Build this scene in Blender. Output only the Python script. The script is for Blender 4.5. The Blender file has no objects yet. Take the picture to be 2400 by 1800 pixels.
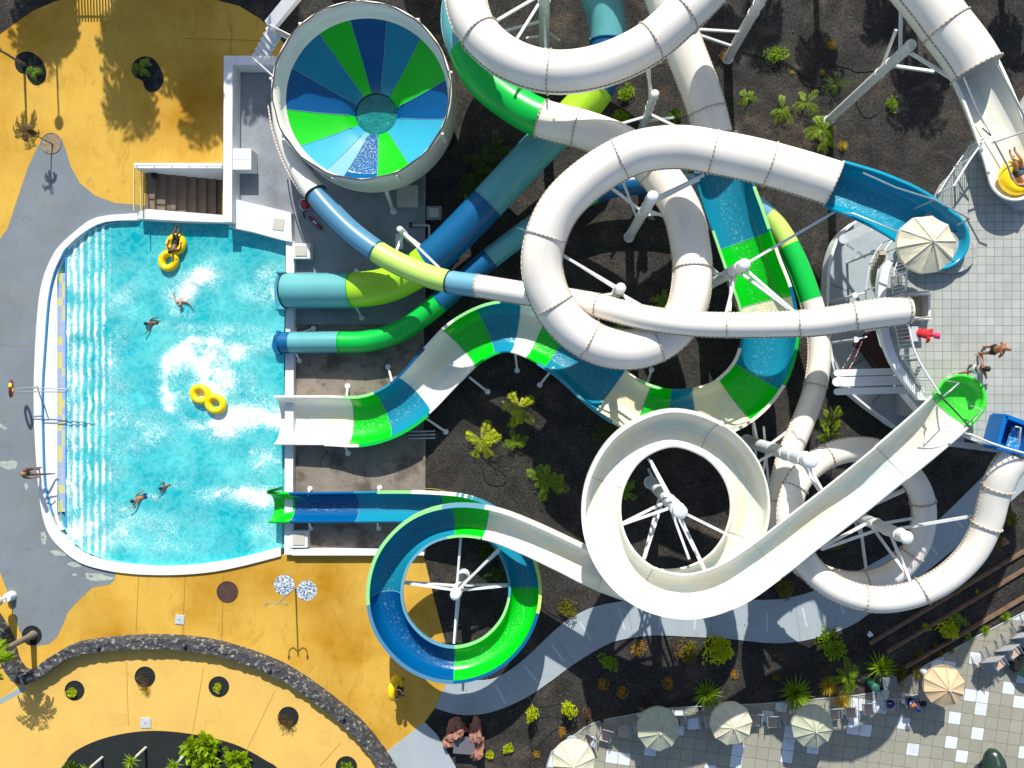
import bpy, bmesh, math, random
from mathutils import Vector, Matrix, noise
from mathutils.geometry import tessellate_polygon
random.seed(7)
S = bpy.context.scene
COL = S.collection
R = math.radians
PI = math.pi

# ------------------------------------------------------------------ camera, sky, sun, exposure
ZC, F, NX, NY = 34.0, 1640.0, 1280.0, 890.0
cam = bpy.data.cameras.new('camera'); camo = bpy.data.objects.new('camera', cam); COL.objects.link(camo)
camo.location = (0, 0, ZC); camo.rotation_euler = (0, 0, 0)
cam.sensor_width = 36; cam.lens = 36 * F / 2400
cam.shift_x = -80 / 2400; cam.shift_y = -10 / 2400
cam.clip_end = 500; cam.clip_start = 0.5
S.camera = camo
SUN_EL = 37.0
w = bpy.data.worlds.new('World'); S.world = w; w.use_nodes = True
nt = w.node_tree
sky = nt.nodes.new('ShaderNodeTexSky'); sky.sky_type = 'NISHITA'; sky.sun_disc = False
sky.sun_elevation = R(SUN_EL); sky.sun_rotation = R(0)
bg = nt.nodes['Background']; bg.inputs[1].default_value = 0.11
nt.links.new(sky.outputs[0], bg.inputs[0])
sl = bpy.data.lights.new('sun', 'SUN'); sl.energy = 4.6; sl.angle = R(0.5); sl.color = (1, .965, .90)
so = bpy.data.objects.new('sun', sl); COL.objects.link(so)
so.rotation_euler = Vector((0.03, -math.cos(R(SUN_EL)), -math.sin(R(SUN_EL)))).to_track_quat('-Z', 'Y').to_euler()
S.view_settings.view_transform = 'Standard'; S.view_settings.look = 'None'
S.view_settings.gamma = 1; S.view_settings.exposure = 0.42
S.render.engine = 'CYCLES'
S.cycles.max_bounces = 6; S.cycles.transparent_max_bounces = 8

def P(x, y, z=0.0):
    k = (ZC - z) / F
    return Vector(((x - NX) * k, -(y - NY) * k, z))

# ------------------------------------------------------------------ materials
def lin(c):
    out = []
    for v in c:
        v /= 255.0
        out.append(v / 12.92 if v <= .04045 else ((v + .055) / 1.055) ** 2.4)
    return tuple(out)
MAT = {}
def mat(name, rgb, rough=.6, var=.12, scale=1.5, fine=0, bump=0, bscale=20, metal=0, col2=None, thr=(.4, .65), spec=.5, c2s=None, detail=6, lin_in=False, uvw=False):
    m = bpy.data.materials.new(name); m.use_nodes = True; MAT[name] = m
    t = m.node_tree; b = t.nodes['Principled BSDF']
    c = rgb if lin_in else lin(rgb)
    tc = t.nodes.new('ShaderNodeTexCoord')
    co = tc.outputs['Object']
    def nz(s, d=6, rg=.6):
        n = t.nodes.new('ShaderNodeTexNoise'); n.inputs['Scale'].default_value = s; n.inputs['Detail'].default_value = d; n.inputs['Roughness'].default_value = rg
        t.links.new(co, n.inputs['Vector']); return n.outputs['Fac']
    def ramp(src, a, bb, v0, v1):
        r = t.nodes.new('ShaderNodeMapRange'); r.inputs[1].default_value = a; r.inputs[2].default_value = bb
        r.inputs[3].default_value = v0; r.inputs[4].default_value = v1; t.links.new(src, r.inputs[0]); return r.outputs[0]
    def mix(fac, A, B, mode='MIX'):
        x = t.nodes.new('ShaderNodeMix'); x.data_type = 'RGBA'; x.blend_type = mode
        for i, v in ((0, fac), (6, A), (7, B)):
            if hasattr(v, 'is_linked'): t.links.new(v, x.inputs[i])
            elif i == 0: x.inputs[0].default_value = v
            else: x.inputs[i].default_value = (*v[:3], 1)
        return x.outputs[2]
    cur = c
    if col2 is not None:
        cur = mix(ramp(nz(c2s or scale * .5, 8), thr[0], thr[1], 0, 1), cur, lin(col2))
    if var:
        v = ramp(nz(scale, detail), .3, .7, 1 - var, 1 + var)
        cmb = t.nodes.new('ShaderNodeCombineXYZ')
        for i in range(3): t.links.new(v, cmb.inputs[i])
        cur = mix(1, cur, cmb.outputs[0], 'MULTIPLY')
    if fine:
        v = ramp(nz(bscale * 1.3, 3, .8), .3, .7, 1 - fine, 1 + fine)
        cmb = t.nodes.new('ShaderNodeCombineXYZ')
        for i in range(3): t.links.new(v, cmb.inputs[i])
        cur = mix(1, cur, cmb.outputs[0], 'MULTIPLY')
    if hasattr(cur, 'is_linked'): t.links.new(cur, b.inputs['Base Color'])
    else: b.inputs['Base Color'].default_value = (*cur, 1)
    b.inputs['Roughness'].default_value = rough; b.inputs['Metallic'].default_value = metal
    b.inputs['Specular IOR Level'].default_value = spec
    if bump:
        bn = t.nodes.new('ShaderNodeBump'); bn.inputs['Strength'].default_value = bump; bn.inputs['Distance'].default_value = .05
        t.links.new(nz(bscale, 5, .65), bn.inputs['Height']); t.links.new(bn.outputs[0], b.inputs['Normal'])
    return m

def gloss(name, rgb, wet=False, rough=.32):
    """painted fibreglass, optionally with a rippling film of water down the middle of the channel"""
    m = mat(name, rgb, rough=rough, var=.05, scale=.7, spec=.4)
    t = m.node_tree; b = t.nodes['Principled BSDF']
    uv = t.nodes.new('ShaderNodeUVMap')
    sp = t.nodes.new('ShaderNodeSeparateXYZ'); t.links.new(uv.outputs[0], sp.inputs[0])
    src = b.inputs['Base Color'].links[0].from_socket
    # grime that streaks along the slide
    mp = t.nodes.new('ShaderNodeMapping'); mp.inputs['Scale'].default_value = (.35, 9, 1); t.links.new(uv.outputs[0], mp.inputs[0])
    n = t.nodes.new('ShaderNodeTexNoise'); n.inputs['Scale'].default_value = 1.6; n.inputs['Detail'].default_value = 6; t.links.new(mp.outputs[0], n.inputs[0])
    r = t.nodes.new('ShaderNodeMapRange'); r.inputs[1].default_value = .45; r.inputs[2].default_value = .8; r.inputs[3].default_value = 0; r.inputs[4].default_value = .38; t.links.new(n.outputs[0], r.inputs[0])
    x = t.nodes.new('ShaderNodeMix'); x.data_type = 'RGBA'; x.blend_type = 'MULTIPLY'; t.links.new(r.outputs[0], x.inputs[0]); t.links.new(src, x.inputs[6])
    x.inputs[7].default_value = (.84, .78, .64, 1); t.links.new(x.outputs[2], b.inputs['Base Color'])
    if wet:
        # mask around v = .5
        a = t.nodes.new('ShaderNodeMath'); a.operation = 'SUBTRACT'; a.inputs[1].default_value = .5; t.links.new(sp.outputs[1], a.inputs[0])
        ab = t.nodes.new('ShaderNodeMath'); ab.operation = 'ABSOLUTE'; t.links.new(a.outputs[0], ab.inputs[0])
        mk = t.nodes.new('ShaderNodeMapRange'); mk.inputs[1].default_value = .10; mk.inputs[2].default_value = .19; mk.inputs[3].default_value = 1; mk.inputs[4].default_value = 0
        t.links.new(ab.outputs[0], mk.inputs[0])
        tc = t.nodes.new('ShaderNodeTexCoord')
        v = t.nodes.new('ShaderNodeTexNoise'); v.inputs['Scale'].default_value = 9; v.inputs['Detail'].default_value = 4; v.inputs['Roughness'].default_value = .7; t.links.new(tc.outputs['Object'], v.inputs['Vector'])
        mu = t.nodes.new('ShaderNodeMath'); mu.operation = 'MULTIPLY'; t.links.new(v.outputs['Fac'], mu.inputs[0]); t.links.new(mk.outputs[0], mu.inputs[1])
        bn = t.nodes.new('ShaderNodeBump'); bn.inputs['Strength'].default_value = .8; bn.inputs['Distance'].default_value = .05
        t.links.new(mu.outputs[0], bn.inputs['Height']); t.links.new(bn.outputs[0], b.inputs['Normal'])
        # little bubbles of foam
        th = t.nodes.new('ShaderNodeMapRange'); th.inputs[1].default_value = .56; th.inputs[2].default_value = .68; th.inputs[3].default_value = 0; th.inputs[4].default_value = .22
        t.links.new(mu.outputs[0], th.inputs[0])
        x2 = t.nodes.new('ShaderNodeMix'); x2.data_type = 'RGBA'; t.links.new(th.outputs[0], x2.inputs[0]); t.links.new(x.outputs[2], x2.inputs[6])
        x2.inputs[7].default_value = (.75, .85, .85, 1); t.links.new(x2.outputs[2], b.inputs['Base Color'])
        b.inputs['Roughness'].default_value = .14
        if name in ('fibreglass_white_wet', 'fibreglass_cream'):
            mp2 = t.nodes.new('ShaderNodeMapping'); mp2.inputs['Scale'].default_value = (.25, 5, 1); t.links.new(uv.outputs[0], mp2.inputs[0])
            n2 = t.nodes.new('ShaderNodeTexNoise'); n2.inputs['Scale'].default_value = 1.5; n2.inputs['Detail'].default_value = 5; t.links.new(mp2.outputs[0], n2.inputs[0])
            for (lo, hi, cl, am) in ((.45, .62, (176, 208, 204), .55), (.56, .38, (226, 214, 160), .5)):
                rr2 = t.nodes.new('ShaderNodeMapRange'); rr2.inputs[1].default_value = lo; rr2.inputs[2].default_value = hi; rr2.inputs[3].default_value = 0; rr2.inputs[4].default_value = am; t.links.new(n2.outputs[0], rr2.inputs[0])
                m3_ = t.nodes.new('ShaderNodeMath'); m3_.operation = 'MULTIPLY'; t.links.new(rr2.outputs[0], m3_.inputs[0]); t.links.new(mk.outputs[0], m3_.inputs[1])
                x3 = t.nodes.new('ShaderNodeMix'); x3.data_type = 'RGBA'; t.links.new(m3_.outputs[0], x3.inputs[0]); t.links.new(b.inputs['Base Color'].links[0].from_socket, x3.inputs[6]); x3.inputs[7].default_value = (*lin(cl), 1); t.links.new(x3.outputs[2], b.inputs['Base Color'])
    return m

WHITE = gloss('fibreglass_white', (238, 231, 219)); WHITEW = gloss('fibreglass_white_wet', (236, 234, 220), True)
TEAL = gloss('fibreglass_teal', (66, 150, 172)); TEALW = gloss('fibreglass_teal_wet', (22, 132, 160), True)
NAVY = gloss('fibreglass_blue', (16, 92, 140)); NAVYW = gloss('fibreglass_blue_wet', (0, 84, 138), True); NAVYD = gloss('fibreglass_blue_bowl', (0, 80, 134)); TEALD = gloss('fibreglass_teal_bowl', (20, 128, 160)); GREEND = gloss('fibreglass_green_bowl', (20, 190, 20))
GREEN = gloss('fibreglass_green', (10, 185, 70)); GREENW = gloss('fibreglass_green_wet', (8, 196, 30), True)
LIME = gloss('fibreglass_lime', (165, 215, 45)); SEA = gloss('fibreglass_sea', (96, 168, 172))
PALEG = gloss('fibreglass_pale_green', (150, 222, 140)); DUSK = gloss('fibreglass_greyblue', (110, 165, 185)); BLUEG = gloss('fibreglass_denim', (84, 136, 168))
PLIME = gloss('fibreglass_pale_lime', (190, 225, 110))
BASIN = gloss('basin_green', (70, 225, 60), True); AQUA = gloss('basin_teal', (10, 140, 170), True)
CREAM = gloss('fibreglass_cream', (230, 226, 196), True)
FLG = mat('flange_cream', (206, 192, 172), .6, .25, 9, col2=(150, 125, 98), thr=(.55, .7), c2s=14)
def dots(m, pitch=.16, frac=.3, col=(132, 112, 92)):
    t = m.node_tree; b = t.nodes['Principled BSDF']; src = b.inputs['Base Color'].links[0].from_socket
    uv = t.nodes.new('ShaderNodeUVMap'); sp = t.nodes.new('ShaderNodeSeparateXYZ'); t.links.new(uv.outputs[0], sp.inputs[0])
    a = t.nodes.new('ShaderNodeMath'); a.operation = 'DIVIDE'; a.inputs[1].default_value = pitch; t.links.new(sp.outputs[0], a.inputs[0])
    f = t.nodes.new('ShaderNodeMath'); f.operation = 'FRACT'; t.links.new(a.outputs[0], f.inputs[0])
    l = t.nodes.new('ShaderNodeMath'); l.operation = 'LESS_THAN'; l.inputs[1].default_value = frac; t.links.new(f.outputs[0], l.inputs[0])
    x = t.nodes.new('ShaderNodeMix'); x.data_type = 'RGBA'; t.links.new(l.outputs[0], x.inputs[0]); t.links.new(src, x.inputs[6]); x.inputs[7].default_value = (*lin(col), 1); t.links.new(x.outputs[2], b.inputs['Base Color'])
dots(FLG)
STEEL = mat('painted_white_steel', (222, 224, 222), .45, .1, 3, col2=(150, 120, 90), thr=(.66, .72), c2s=7)
GALV = mat('galvanised_steel', (170, 176, 180), .4, .1, 8, metal=.6)
CHROME = mat('bare_steel_tube', (190, 195, 200), .3, .05, 8, metal=.85)
YEL = mat('yellow_deck_paint', (208, 166, 70), .8, .10, .5, fine=.09, bump=.2, bscale=22, col2=(166, 118, 18), thr=(.44, .68), c2s=.25, spec=.2)
YEL2 = mat('worn_yellow_paint', (214, 173, 86), .85, .07, .5, fine=.06, bump=.1, bscale=25)
GRY = mat('grey_deck_paint', (116, 125, 130), .8, .10, .5, fine=.08, bump=.2, bscale=18, col2=(118, 124, 122), thr=(.5, .7), c2s=.4)
PATH = mat('pale_path_concrete', (158, 168, 172), .85, .05, 1.2, fine=.07, bump=.15, bscale=30)
CONC = mat('pump_yard_concrete', (136, 142, 148), .85, .12, .8, fine=.1, bump=.2, bscale=15, col2=(118, 122, 126), thr=(.5, .65), c2s=.5)
CONB = mat('stained_brown_concrete', (134, 124, 112), .85, .18, 1.0, fine=.1, bump=.25, bscale=14, col2=(92, 82, 70), thr=(.5, .62), c2s=.6)
SOIL = mat('black_lava_gravel', (55, 53, 50), .95, .4, .8, fine=.65, bump=1, bscale=7, col2=(84, 72, 60), thr=(.54, .74), c2s=.45, spec=.15)
SOIL2 = mat('fine_black_gravel', (36, 40, 40), .95, .1, 1.2, fine=.35, bump=.5, bscale=16, spec=.2)
PEB = mat('lava_pebble', (84, 80, 74), .95, .3, 2, spec=.2)
WALLW = mat('white_wall_paint', (222, 224, 224), .7, .06, 1.2, fine=.03, bump=.08, bscale=20, col2=(190, 188, 180), thr=(.6, .75), c2s=1.3)
STAIRM = mat('stair_concrete', (120, 104, 88), .85, .15, 2, fine=.1, bump=.2, bscale=18)
LAVA = mat('lava_stone', (70, 70, 72), .95, .3, 3, bump=1, bscale=7, col2=(150, 146, 136), thr=(.55, .62), c2s=5, spec=.2)
ROCK = mat('red_rock', (150, 104, 88), .9, .2, 2.5, bump=.6, bscale=6)
WOOD = mat('timber_sleeper', (116, 92, 74), .85, .25, 4, bump=.3)
DARKM = mat('dark_brown', (58, 34, 28), .9, .2, 2)
def stain(m, scale, col, a, bb, amt, stretch=(1, 1, 1), dist=1.5):
    t = m.node_tree; b = t.nodes['Principled BSDF']; src = b.inputs['Base Color'].links[0].from_socket
    tc = t.nodes.new('ShaderNodeTexCoord'); mp = t.nodes.new('ShaderNodeMapping'); mp.inputs['Scale'].default_value = stretch; mp.inputs['Location'].default_value = (scale * 3.1, 7, 0); t.links.new(tc.outputs['Object'], mp.inputs[0])
    n = t.nodes.new('ShaderNodeTexNoise'); n.inputs['Scale'].default_value = scale; n.inputs['Detail'].default_value = 10; n.inputs['Roughness'].default_value = .7; n.inputs['Distortion'].default_value = dist; t.links.new(mp.outputs[0], n.inputs['Vector'])
    r = t.nodes.new('ShaderNodeMapRange'); r.inputs[1].default_value = a; r.inputs[2].default_value = bb; r.inputs[3].default_value = 0; r.inputs[4].default_value = amt; t.links.new(n.outputs[0], r.inputs[0])
    x = t.nodes.new('ShaderNodeMix'); x.data_type = 'RGBA'; t.links.new(r.outputs[0], x.inputs[0]); t.links.new(src, x.inputs[6]); x.inputs[7].default_value = (*lin(col), 1); t.links.new(x.outputs[2], b.inputs['Base Color'])
stain(YEL, .8, (130, 96, 30), .54, .76, .5, (1.6, .7, 1)); stain(YEL, 3, (140, 100, 30), .6, .7, .35); stain(YEL2, .9, (176, 132, 50), .55, .75, .4)
stain(GRY, 1.1, (88, 90, 84), .55, .75, .5); stain(GRY, 3.5, (150, 150, 140), .66, .72, .5); stain(PATH, .9, (120, 128, 130), .55, .75, .4)
stain(SOIL, .5, (100, 92, 80), .54, .74, .55); stain(SOIL, 2.2, (30, 28, 28), .56, .7, .6)
stain(CONB, 1.3, (70, 58, 48), .55, .66, .7); stain(CONC, 1.6, (104, 106, 108), .54, .7, .5)
BEAD = mat('joint_sealant', (168, 166, 156), .7)
SLAT = mat('beige_stair_tread', (186, 172, 148), .8, .15, 2, bump=.2)
BLACK = mat('black_rubber', (22, 22, 24), .6, .1, 3)
CANV = mat('cream_canvas', (208, 202, 176), .9, .08, 2.5, fine=.08, bump=.2, bscale=40, col2=(180, 176, 140), thr=(.55, .75), c2s=2)
CANVG = mat('grey_green_canvas', (176, 180, 156), .9, .08, 2.5, fine=.08, bump=.2, bscale=40)
CANVB = mat('beige_canvas', (208, 180, 142), .9, .08, 2.5, fine=.08, bump=.2, bscale=40)
SLING = mat('beige_sling_fabric', (190, 165, 146), .85, .06, 3)
CHF = mat('chair_frame_grey', (170, 178, 186), .4, .05, 3, metal=.3)
YTUBE = mat('yellow_vinyl', (245, 205, 10), .3, .04, 3)
SKINA = mat('tanned_skin', (158, 104, 70), .55, .08, 6); SKINB = mat('brown_skin', (104, 64, 42), .55, .08, 6); SKINC = mat('pale_skin', (180, 128, 102), .55, .06, 6)
HAIRD = mat('dark_hair', (30, 22, 18), .7, .1, 20); HAIRL = mat('fair_hair', (140, 105, 60), .7, .1, 20)
REDC = mat('red_cloth', (205, 40, 50), .8, .1, 5); PINKC = mat('pink_cloth', (220, 60, 110), .8, .1, 5); BLUEC = mat('navy_cloth', (28, 50, 110), .8, .1, 5)
WHC = mat('white_cloth', (215, 220, 232), .85, .15, 6); BLKC = mat('black_cloth', (20, 22, 24), .7, .1, 5)
MAROON = mat('maroon_vinyl', (120, 30, 38), .5, .1, 3)
BLUEP = mat('blue_pool_paint', (0, 104, 180), .35, .08, 2); BINM = mat('green_bin_plastic', (38, 96, 76), .5, .1, 3); GREYB = mat('grey_bin_metal', (105, 115, 115), .5, .1, 3)
TRUNK = mat('palm_trunk', (120, 110, 95), .9, .25, 6, bump=.6, bscale=12); PALET = mat('pale_trunk', (200, 196, 180), .8, .1, 4, bump=.3)
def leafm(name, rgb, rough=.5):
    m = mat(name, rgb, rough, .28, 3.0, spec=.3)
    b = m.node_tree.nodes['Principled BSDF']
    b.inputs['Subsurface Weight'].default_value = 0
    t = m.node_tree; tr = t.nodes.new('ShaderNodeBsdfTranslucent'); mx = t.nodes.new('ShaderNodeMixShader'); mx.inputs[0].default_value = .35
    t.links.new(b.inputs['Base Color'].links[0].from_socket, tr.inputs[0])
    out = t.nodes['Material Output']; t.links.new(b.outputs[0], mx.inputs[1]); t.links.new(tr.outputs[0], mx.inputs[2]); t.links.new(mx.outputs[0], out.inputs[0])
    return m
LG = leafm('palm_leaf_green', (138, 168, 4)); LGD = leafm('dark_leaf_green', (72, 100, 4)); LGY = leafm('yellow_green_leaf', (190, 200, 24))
LO = leafm('orange_leaf', (186, 140, 34)); LBR = leafm('brown_leaf', (108, 82, 52)); LOL = leafm('olive_leaf', (118, 112, 30)); LY = leafm('golden_leaf', (205, 176, 50)); LAG = leafm('agave_leaf', (134, 166, 30))

def tilemat(name, rgb, line, size, rot=0, lw=.03, white=None, wfrac=.14, fine=.06):
    m = mat(name, rgb, .7, .06, 1.0, fine=fine, bump=.05, bscale=30)
    t = m.node_tree; b = t.nodes['Principled BSDF']; src = b.inputs['Base Color'].links[0].from_socket
    tc = t.nodes.new('ShaderNodeTexCoord'); mp = t.nodes.new('ShaderNodeMapping'); mp.inputs['Rotation'].default_value = (0, 0, R(rot)); mp.inputs['Scale'].default_value = (1 / size,) * 3
    t.links.new(tc.outputs['Object'], mp.inputs[0]); sp = t.nodes.new('ShaderNodeSeparateXYZ'); t.links.new(mp.outputs[0], sp.inputs[0])
    fs = []
    for i in (0, 1):
        fr = t.nodes.new('ShaderNodeMath'); fr.operation = 'FRACT'; t.links.new(sp.outputs[i], fr.inputs[0])
        g = t.nodes.new('ShaderNodeMath'); g.operation = 'LESS_THAN'; g.inputs[1].default_value = lw / size; t.links.new(fr.outputs[0], g.inputs[0]); fs.append(g.outputs[0])
    mxx = t.nodes.new('ShaderNodeMath'); mxx.operation = 'MAXIMUM'; t.links.new(fs[0], mxx.inputs[0]); t.links.new(fs[1], mxx.inputs[1])
    fl = t.nodes.new('ShaderNodeVectorMath'); fl.operation = 'FLOOR'; t.links.new(mp.outputs[0], fl.inputs[0])
    # keep only x,y of the tile index
    s2 = t.nodes.new('ShaderNodeSeparateXYZ'); t.links.new(fl.outputs[0], s2.inputs[0]); cb = t.nodes.new('ShaderNodeCombineXYZ'); t.links.new(s2.outputs[0], cb.inputs[0]); t.links.new(s2.outputs[1], cb.inputs[1])
    wn = t.nodes.new('ShaderNodeTexWhiteNoise'); wn.noise_dimensions = '3D'; t.links.new(cb.outputs[0], wn.inputs['Vector'])
    hr = t.nodes.new('ShaderNodeMapRange'); hr.inputs[3].default_value = .93; hr.inputs[4].default_value = 1.07; t.links.new(wn.outputs['Value'], hr.inputs[0])
    cc = t.nodes.new('ShaderNodeCombineXYZ'); [t.links.new(hr.outputs[0], cc.inputs[i]) for i in range(3)]
    x0 = t.nodes.new('ShaderNodeMix'); x0.data_type = 'RGBA'; x0.blend_type = 'MULTIPLY'; x0.inputs[0].default_value = 1; t.links.new(src, x0.inputs[6]); t.links.new(cc.outputs[0], x0.inputs[7])
    cur = x0.outputs[2]
    if white:
        lt = t.nodes.new('ShaderNodeMath'); lt.operation = 'LESS_THAN'; lt.inputs[1].default_value = wfrac; t.links.new(wn.outputs['Value'], lt.inputs[0])
        x1 = t.nodes.new('ShaderNodeMix'); x1.data_type = 'RGBA'; t.links.new(lt.outputs[0], x1.inputs[0]); t.links.new(cur, x1.inputs[6]); x1.inputs[7].default_value = (*lin(white), 1); cur = x1.outputs[2]
    x = t.nodes.new('ShaderNodeMix'); x.data_type = 'RGBA'; t.links.new(mxx.outputs[0], x.inputs[0]); t.links.new(cur, x.inputs[6]); x.inputs[7].default_value = (*lin(line), 1)
    t.links.new(x.outputs[2], b.inputs['Base Color']); return m
PTILE = tilemat('platform_tiles', (168, 170, 162), (116, 120, 116), .315, 0, .02)
TTILE = tilemat('terrace_tiles', (150, 148, 132), (100, 94, 84), .6, 8, .022, (212, 218, 222), .17)
stain(PTILE, .7, (128, 134, 130), .52, .75, .45); stain(TTILE, .8, (126, 118, 100), .52, .75, .5)
MOSAIC = tilemat('mosaic_disc', (205, 208, 205), (190, 190, 190), .045, 0, .003, (50, 92, 130), .5)
STRIPT = tilemat('pool_edge_tiles', (150, 164, 190), (180, 186, 190), .38, 0, .02, (200, 190, 110), .45)

# ------------------------------------------------------------------ mesh builder
class MB:
    def __init__(s): s.v = []; s.f = []; s.uv = []; s.sm = []
    def add(s, vs, fs, smooth=False, uv=None):
        o = len(s.v); s.v += [Vector(a) for a in vs]
        for f in fs: s.f.append(tuple(i + o for i in f)); s.sm.append(smooth)
        s.uv += uv if uv else [(0, 0)] * len(vs)
    def box(s, c, sz, rot=0, up=None):
        M = Matrix.Rotation(rot, 3, 'Z'); c = Vector(c)
        vs = [c + M @ Vector((sx * sz[0] / 2, sy * sz[1] / 2, sz_ * sz[2] / 2)) for sx in (-1, 1) for sy in (-1, 1) for sz_ in (-1, 1)]
        s.add(vs, [(0, 1, 3, 2), (4, 6, 7, 5), (0, 4, 5, 1), (2, 3, 7, 6), (0, 2, 6, 4), (1, 5, 7, 3)])
    def beam(s, a, b, wd, ht):
        """rectangular bar between two points"""
        a = Vector(a); b = Vector(b); t = (b - a).normalized(); u = Vector((0, 0, 1)) if abs(t.z) < .95 else Vector((1, 0, 0))
        sd = t.cross(u).normalized(); u = sd.cross(t)
        vs = [p + sd * i * wd / 2 + u * j * ht / 2 for p in (a, b) for i, j in ((-1, -1), (1, -1), (1, 1), (-1, 1))]
        s.add(vs, [(3, 2, 1, 0), (4, 5, 6, 7), (0, 1, 5, 4), (1, 2, 6, 5), (2, 3, 7, 6), (3, 0, 4, 7)])
    def cyl(s, a, b, r0, r1=None, n=12, caps=True):
        r1 = r0 if r1 is None else r1
        a = Vector(a); b = Vector(b); t = (b - a).normalized(); u = Vector((0, 0, 1)) if abs(t.z) < .95 else Vector((1, 0, 0))
        sd = t.cross(u).normalized(); u = sd.cross(t)
        vs = []
        for p, r in ((a, r0), (b, r1)):
            for i in range(n): an = 2 * PI * i / n; vs.append(p + (sd * math.cos(an) + u * math.sin(an)) * r)
        fs = [(i, (i + 1) % n, n + (i + 1) % n, n + i) for i in range(n)]
        s.add(vs, fs, True)
        if caps:
            s.add(vs[:n], [tuple(range(n - 1, -1, -1))]); s.add(vs[n:], [tuple(range(n))])
    def tube(s, pts, r, n=8, closed=False):
        """smooth bent rod through points"""
        pts = [Vector(p) for p in pts]; m = len(pts); vs = []
        rr = r if isinstance(r, (list, tuple)) else [r] * m
        for k, p in enumerate(pts):
            t = (pts[(k + 1) % m] - pts[k - 1]) if closed else (pts[min(k + 1, m - 1)] - pts[max(k - 1, 0)])
            t.normalize(); u = Vector((0, 0, 1)) if abs(t.z) < .9 else Vector((0, 1, 0))
            sd = t.cross(u).normalized(); u = sd.cross(t)
            for i in range(n): an = 2 * PI * i / n; vs.append(p + (sd * math.cos(an) + u * math.sin(an)) * rr[k])
        fs = []
        for k in range(m if closed else m - 1):
            k2 = (k + 1) % m
            for i in range(n): j = (i + 1) % n; fs.append((k * n + i, k * n + j, k2 * n + j, k2 * n + i))
        s.add(vs, fs, True)
        if not closed: s.add(vs[:n], [tuple(range(n - 1, -1, -1))]); s.add(vs[-n:], [tuple(range(n))])
    def ball(s, c, r, n=12, m=8, sc=(1, 1, 1), lo=-PI / 2, jit=0):
        c = Vector(c); vs = []; fs = []
        for j in range(m + 1):
            ph = lo + (PI / 2 - lo) * j / m
            for i in range(n):
                th = 2 * PI * i / n; d = Vector((math.cos(ph) * math.cos(th), math.cos(ph) * math.sin(th), math.sin(ph)))
                k = 1 + (noise.noise(d * 1.7 + c) * jit if jit else 0)
                vs.append(c + Vector((d.x * sc[0], d.y * sc[1], d.z * sc[2])) * r * k)
        for j in range(m):
            for i in range(n): i2 = (i + 1) % n; fs.append((j * n + i, j * n + i2, (j + 1) * n + i2, (j + 1) * n + i))
        s.add(vs, fs, jit < .3)
    def prism(s, pts, z0, z1, bottom=False):
        pts = [Vector((p[0], p[1])) for p in pts]; n = len(pts)
        ar = sum(pts[i].x * pts[(i + 1) % n].y - pts[(i + 1) % n].x * pts[i].y for i in range(n))
        if ar < 0: pts.reverse()
        top = [(p.x, p.y, z1) for p in pts]; bot = [(p.x, p.y, z0) for p in pts]
        tri = tessellate_polygon([[Vector(p) for p in top]])
        s.add(top, [fixw(top, t) for t in tri])
        s.add(bot + top, [(i, (i + 1) % n, n + (i + 1) % n, n + i) for i in range(n)])
        if bottom: s.add(bot, [tuple(reversed(fixw(bot, t))) for t in tri])
    def sheet(s, pts, z, holes=()):
        loops = [[Vector((p[0], p[1], z)) for p in pts]] + [[Vector((p[0], p[1], z)) for p in h] for h in holes]
        allv = [v for l in loops for v in l]
        s.add(allv, [fixw(allv, t) for t in tessellate_polygon(loops)])
    def build(s, name, m, parent=None, loc=None):
        o = bpy.data.objects.new(name, None)
        me = bpy.data.meshes.new(name)
        off = Vector((0, 0, 0))
        if parent is not None:
            p = parent
            while p is not None: off += p.location; p = p.parent
        if loc is not None: off += Vector(loc)
        me.from_pydata([v - off for v in s.v], [], s.f); me.update()
        ul = me.uv_layers.new(name='UVMap')
        for l in me.loops: ul.data[l.index].uv = s.uv[l.vertex_index]
        for i, p in enumerate(me.polygons): p.use_smooth = s.sm[i]
        me.materials.append(m)
        bpy.data.objects.remove(o); o = bpy.data.objects.new(name, me); COL.objects.link(o)
        if parent is not None: o.parent = parent
        if loc is not None: o.location = Vector(loc)
        return o
def fixw(vs, t):
    a, b, c = (Vector(vs[i]) for i in t[:3])
    return tuple(t) if (b - a).cross(c - a).z > 0 else tuple(reversed(t))

def tag(o, label=None, cat=None, group=None, kind=None):
    if label: o['label'] = label
    if cat: o['category'] = cat
    if group: o['group'] = group
    if kind: o['kind'] = kind
    return o
def thing(name, label, cat, loc=(0, 0, 0), group=None, rz=0):
    o = bpy.data.objects.new(name, None); COL.objects.link(o); o.location = loc; o.rotation_euler = (0, 0, rz)
    o.empty_display_size = .2
    return tag(o, label, cat, group)
def copy_thing(o, loc, rz=None, label=None, scale=None):
    def cp(x, par):
        c = x.copy(); COL.objects.link(c); c.parent = par
        for ch in list(x.children): cp(ch, c)
        return c
    c = cp(o, None); c.location = loc
    if rz is not None: c.rotation_euler = (0, 0, rz)
    if label: c['label'] = label
    if scale: c.scale = (scale,) * 3 if not hasattr(scale, '__len__') else scale
    return c
def px(pts, z=0): return [P(x, y, z).xy for x, y in pts]
def cat1(p0, p1, p2, p3, t):
    return 0.5 * ((2 * p1) + (-p0 + p2) * t + (2 * p0 - 5 * p1 + 4 * p2 - p3) * t * t + (-p0 + 3 * p1 - 3 * p2 + p3) * t ** 3)
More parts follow.
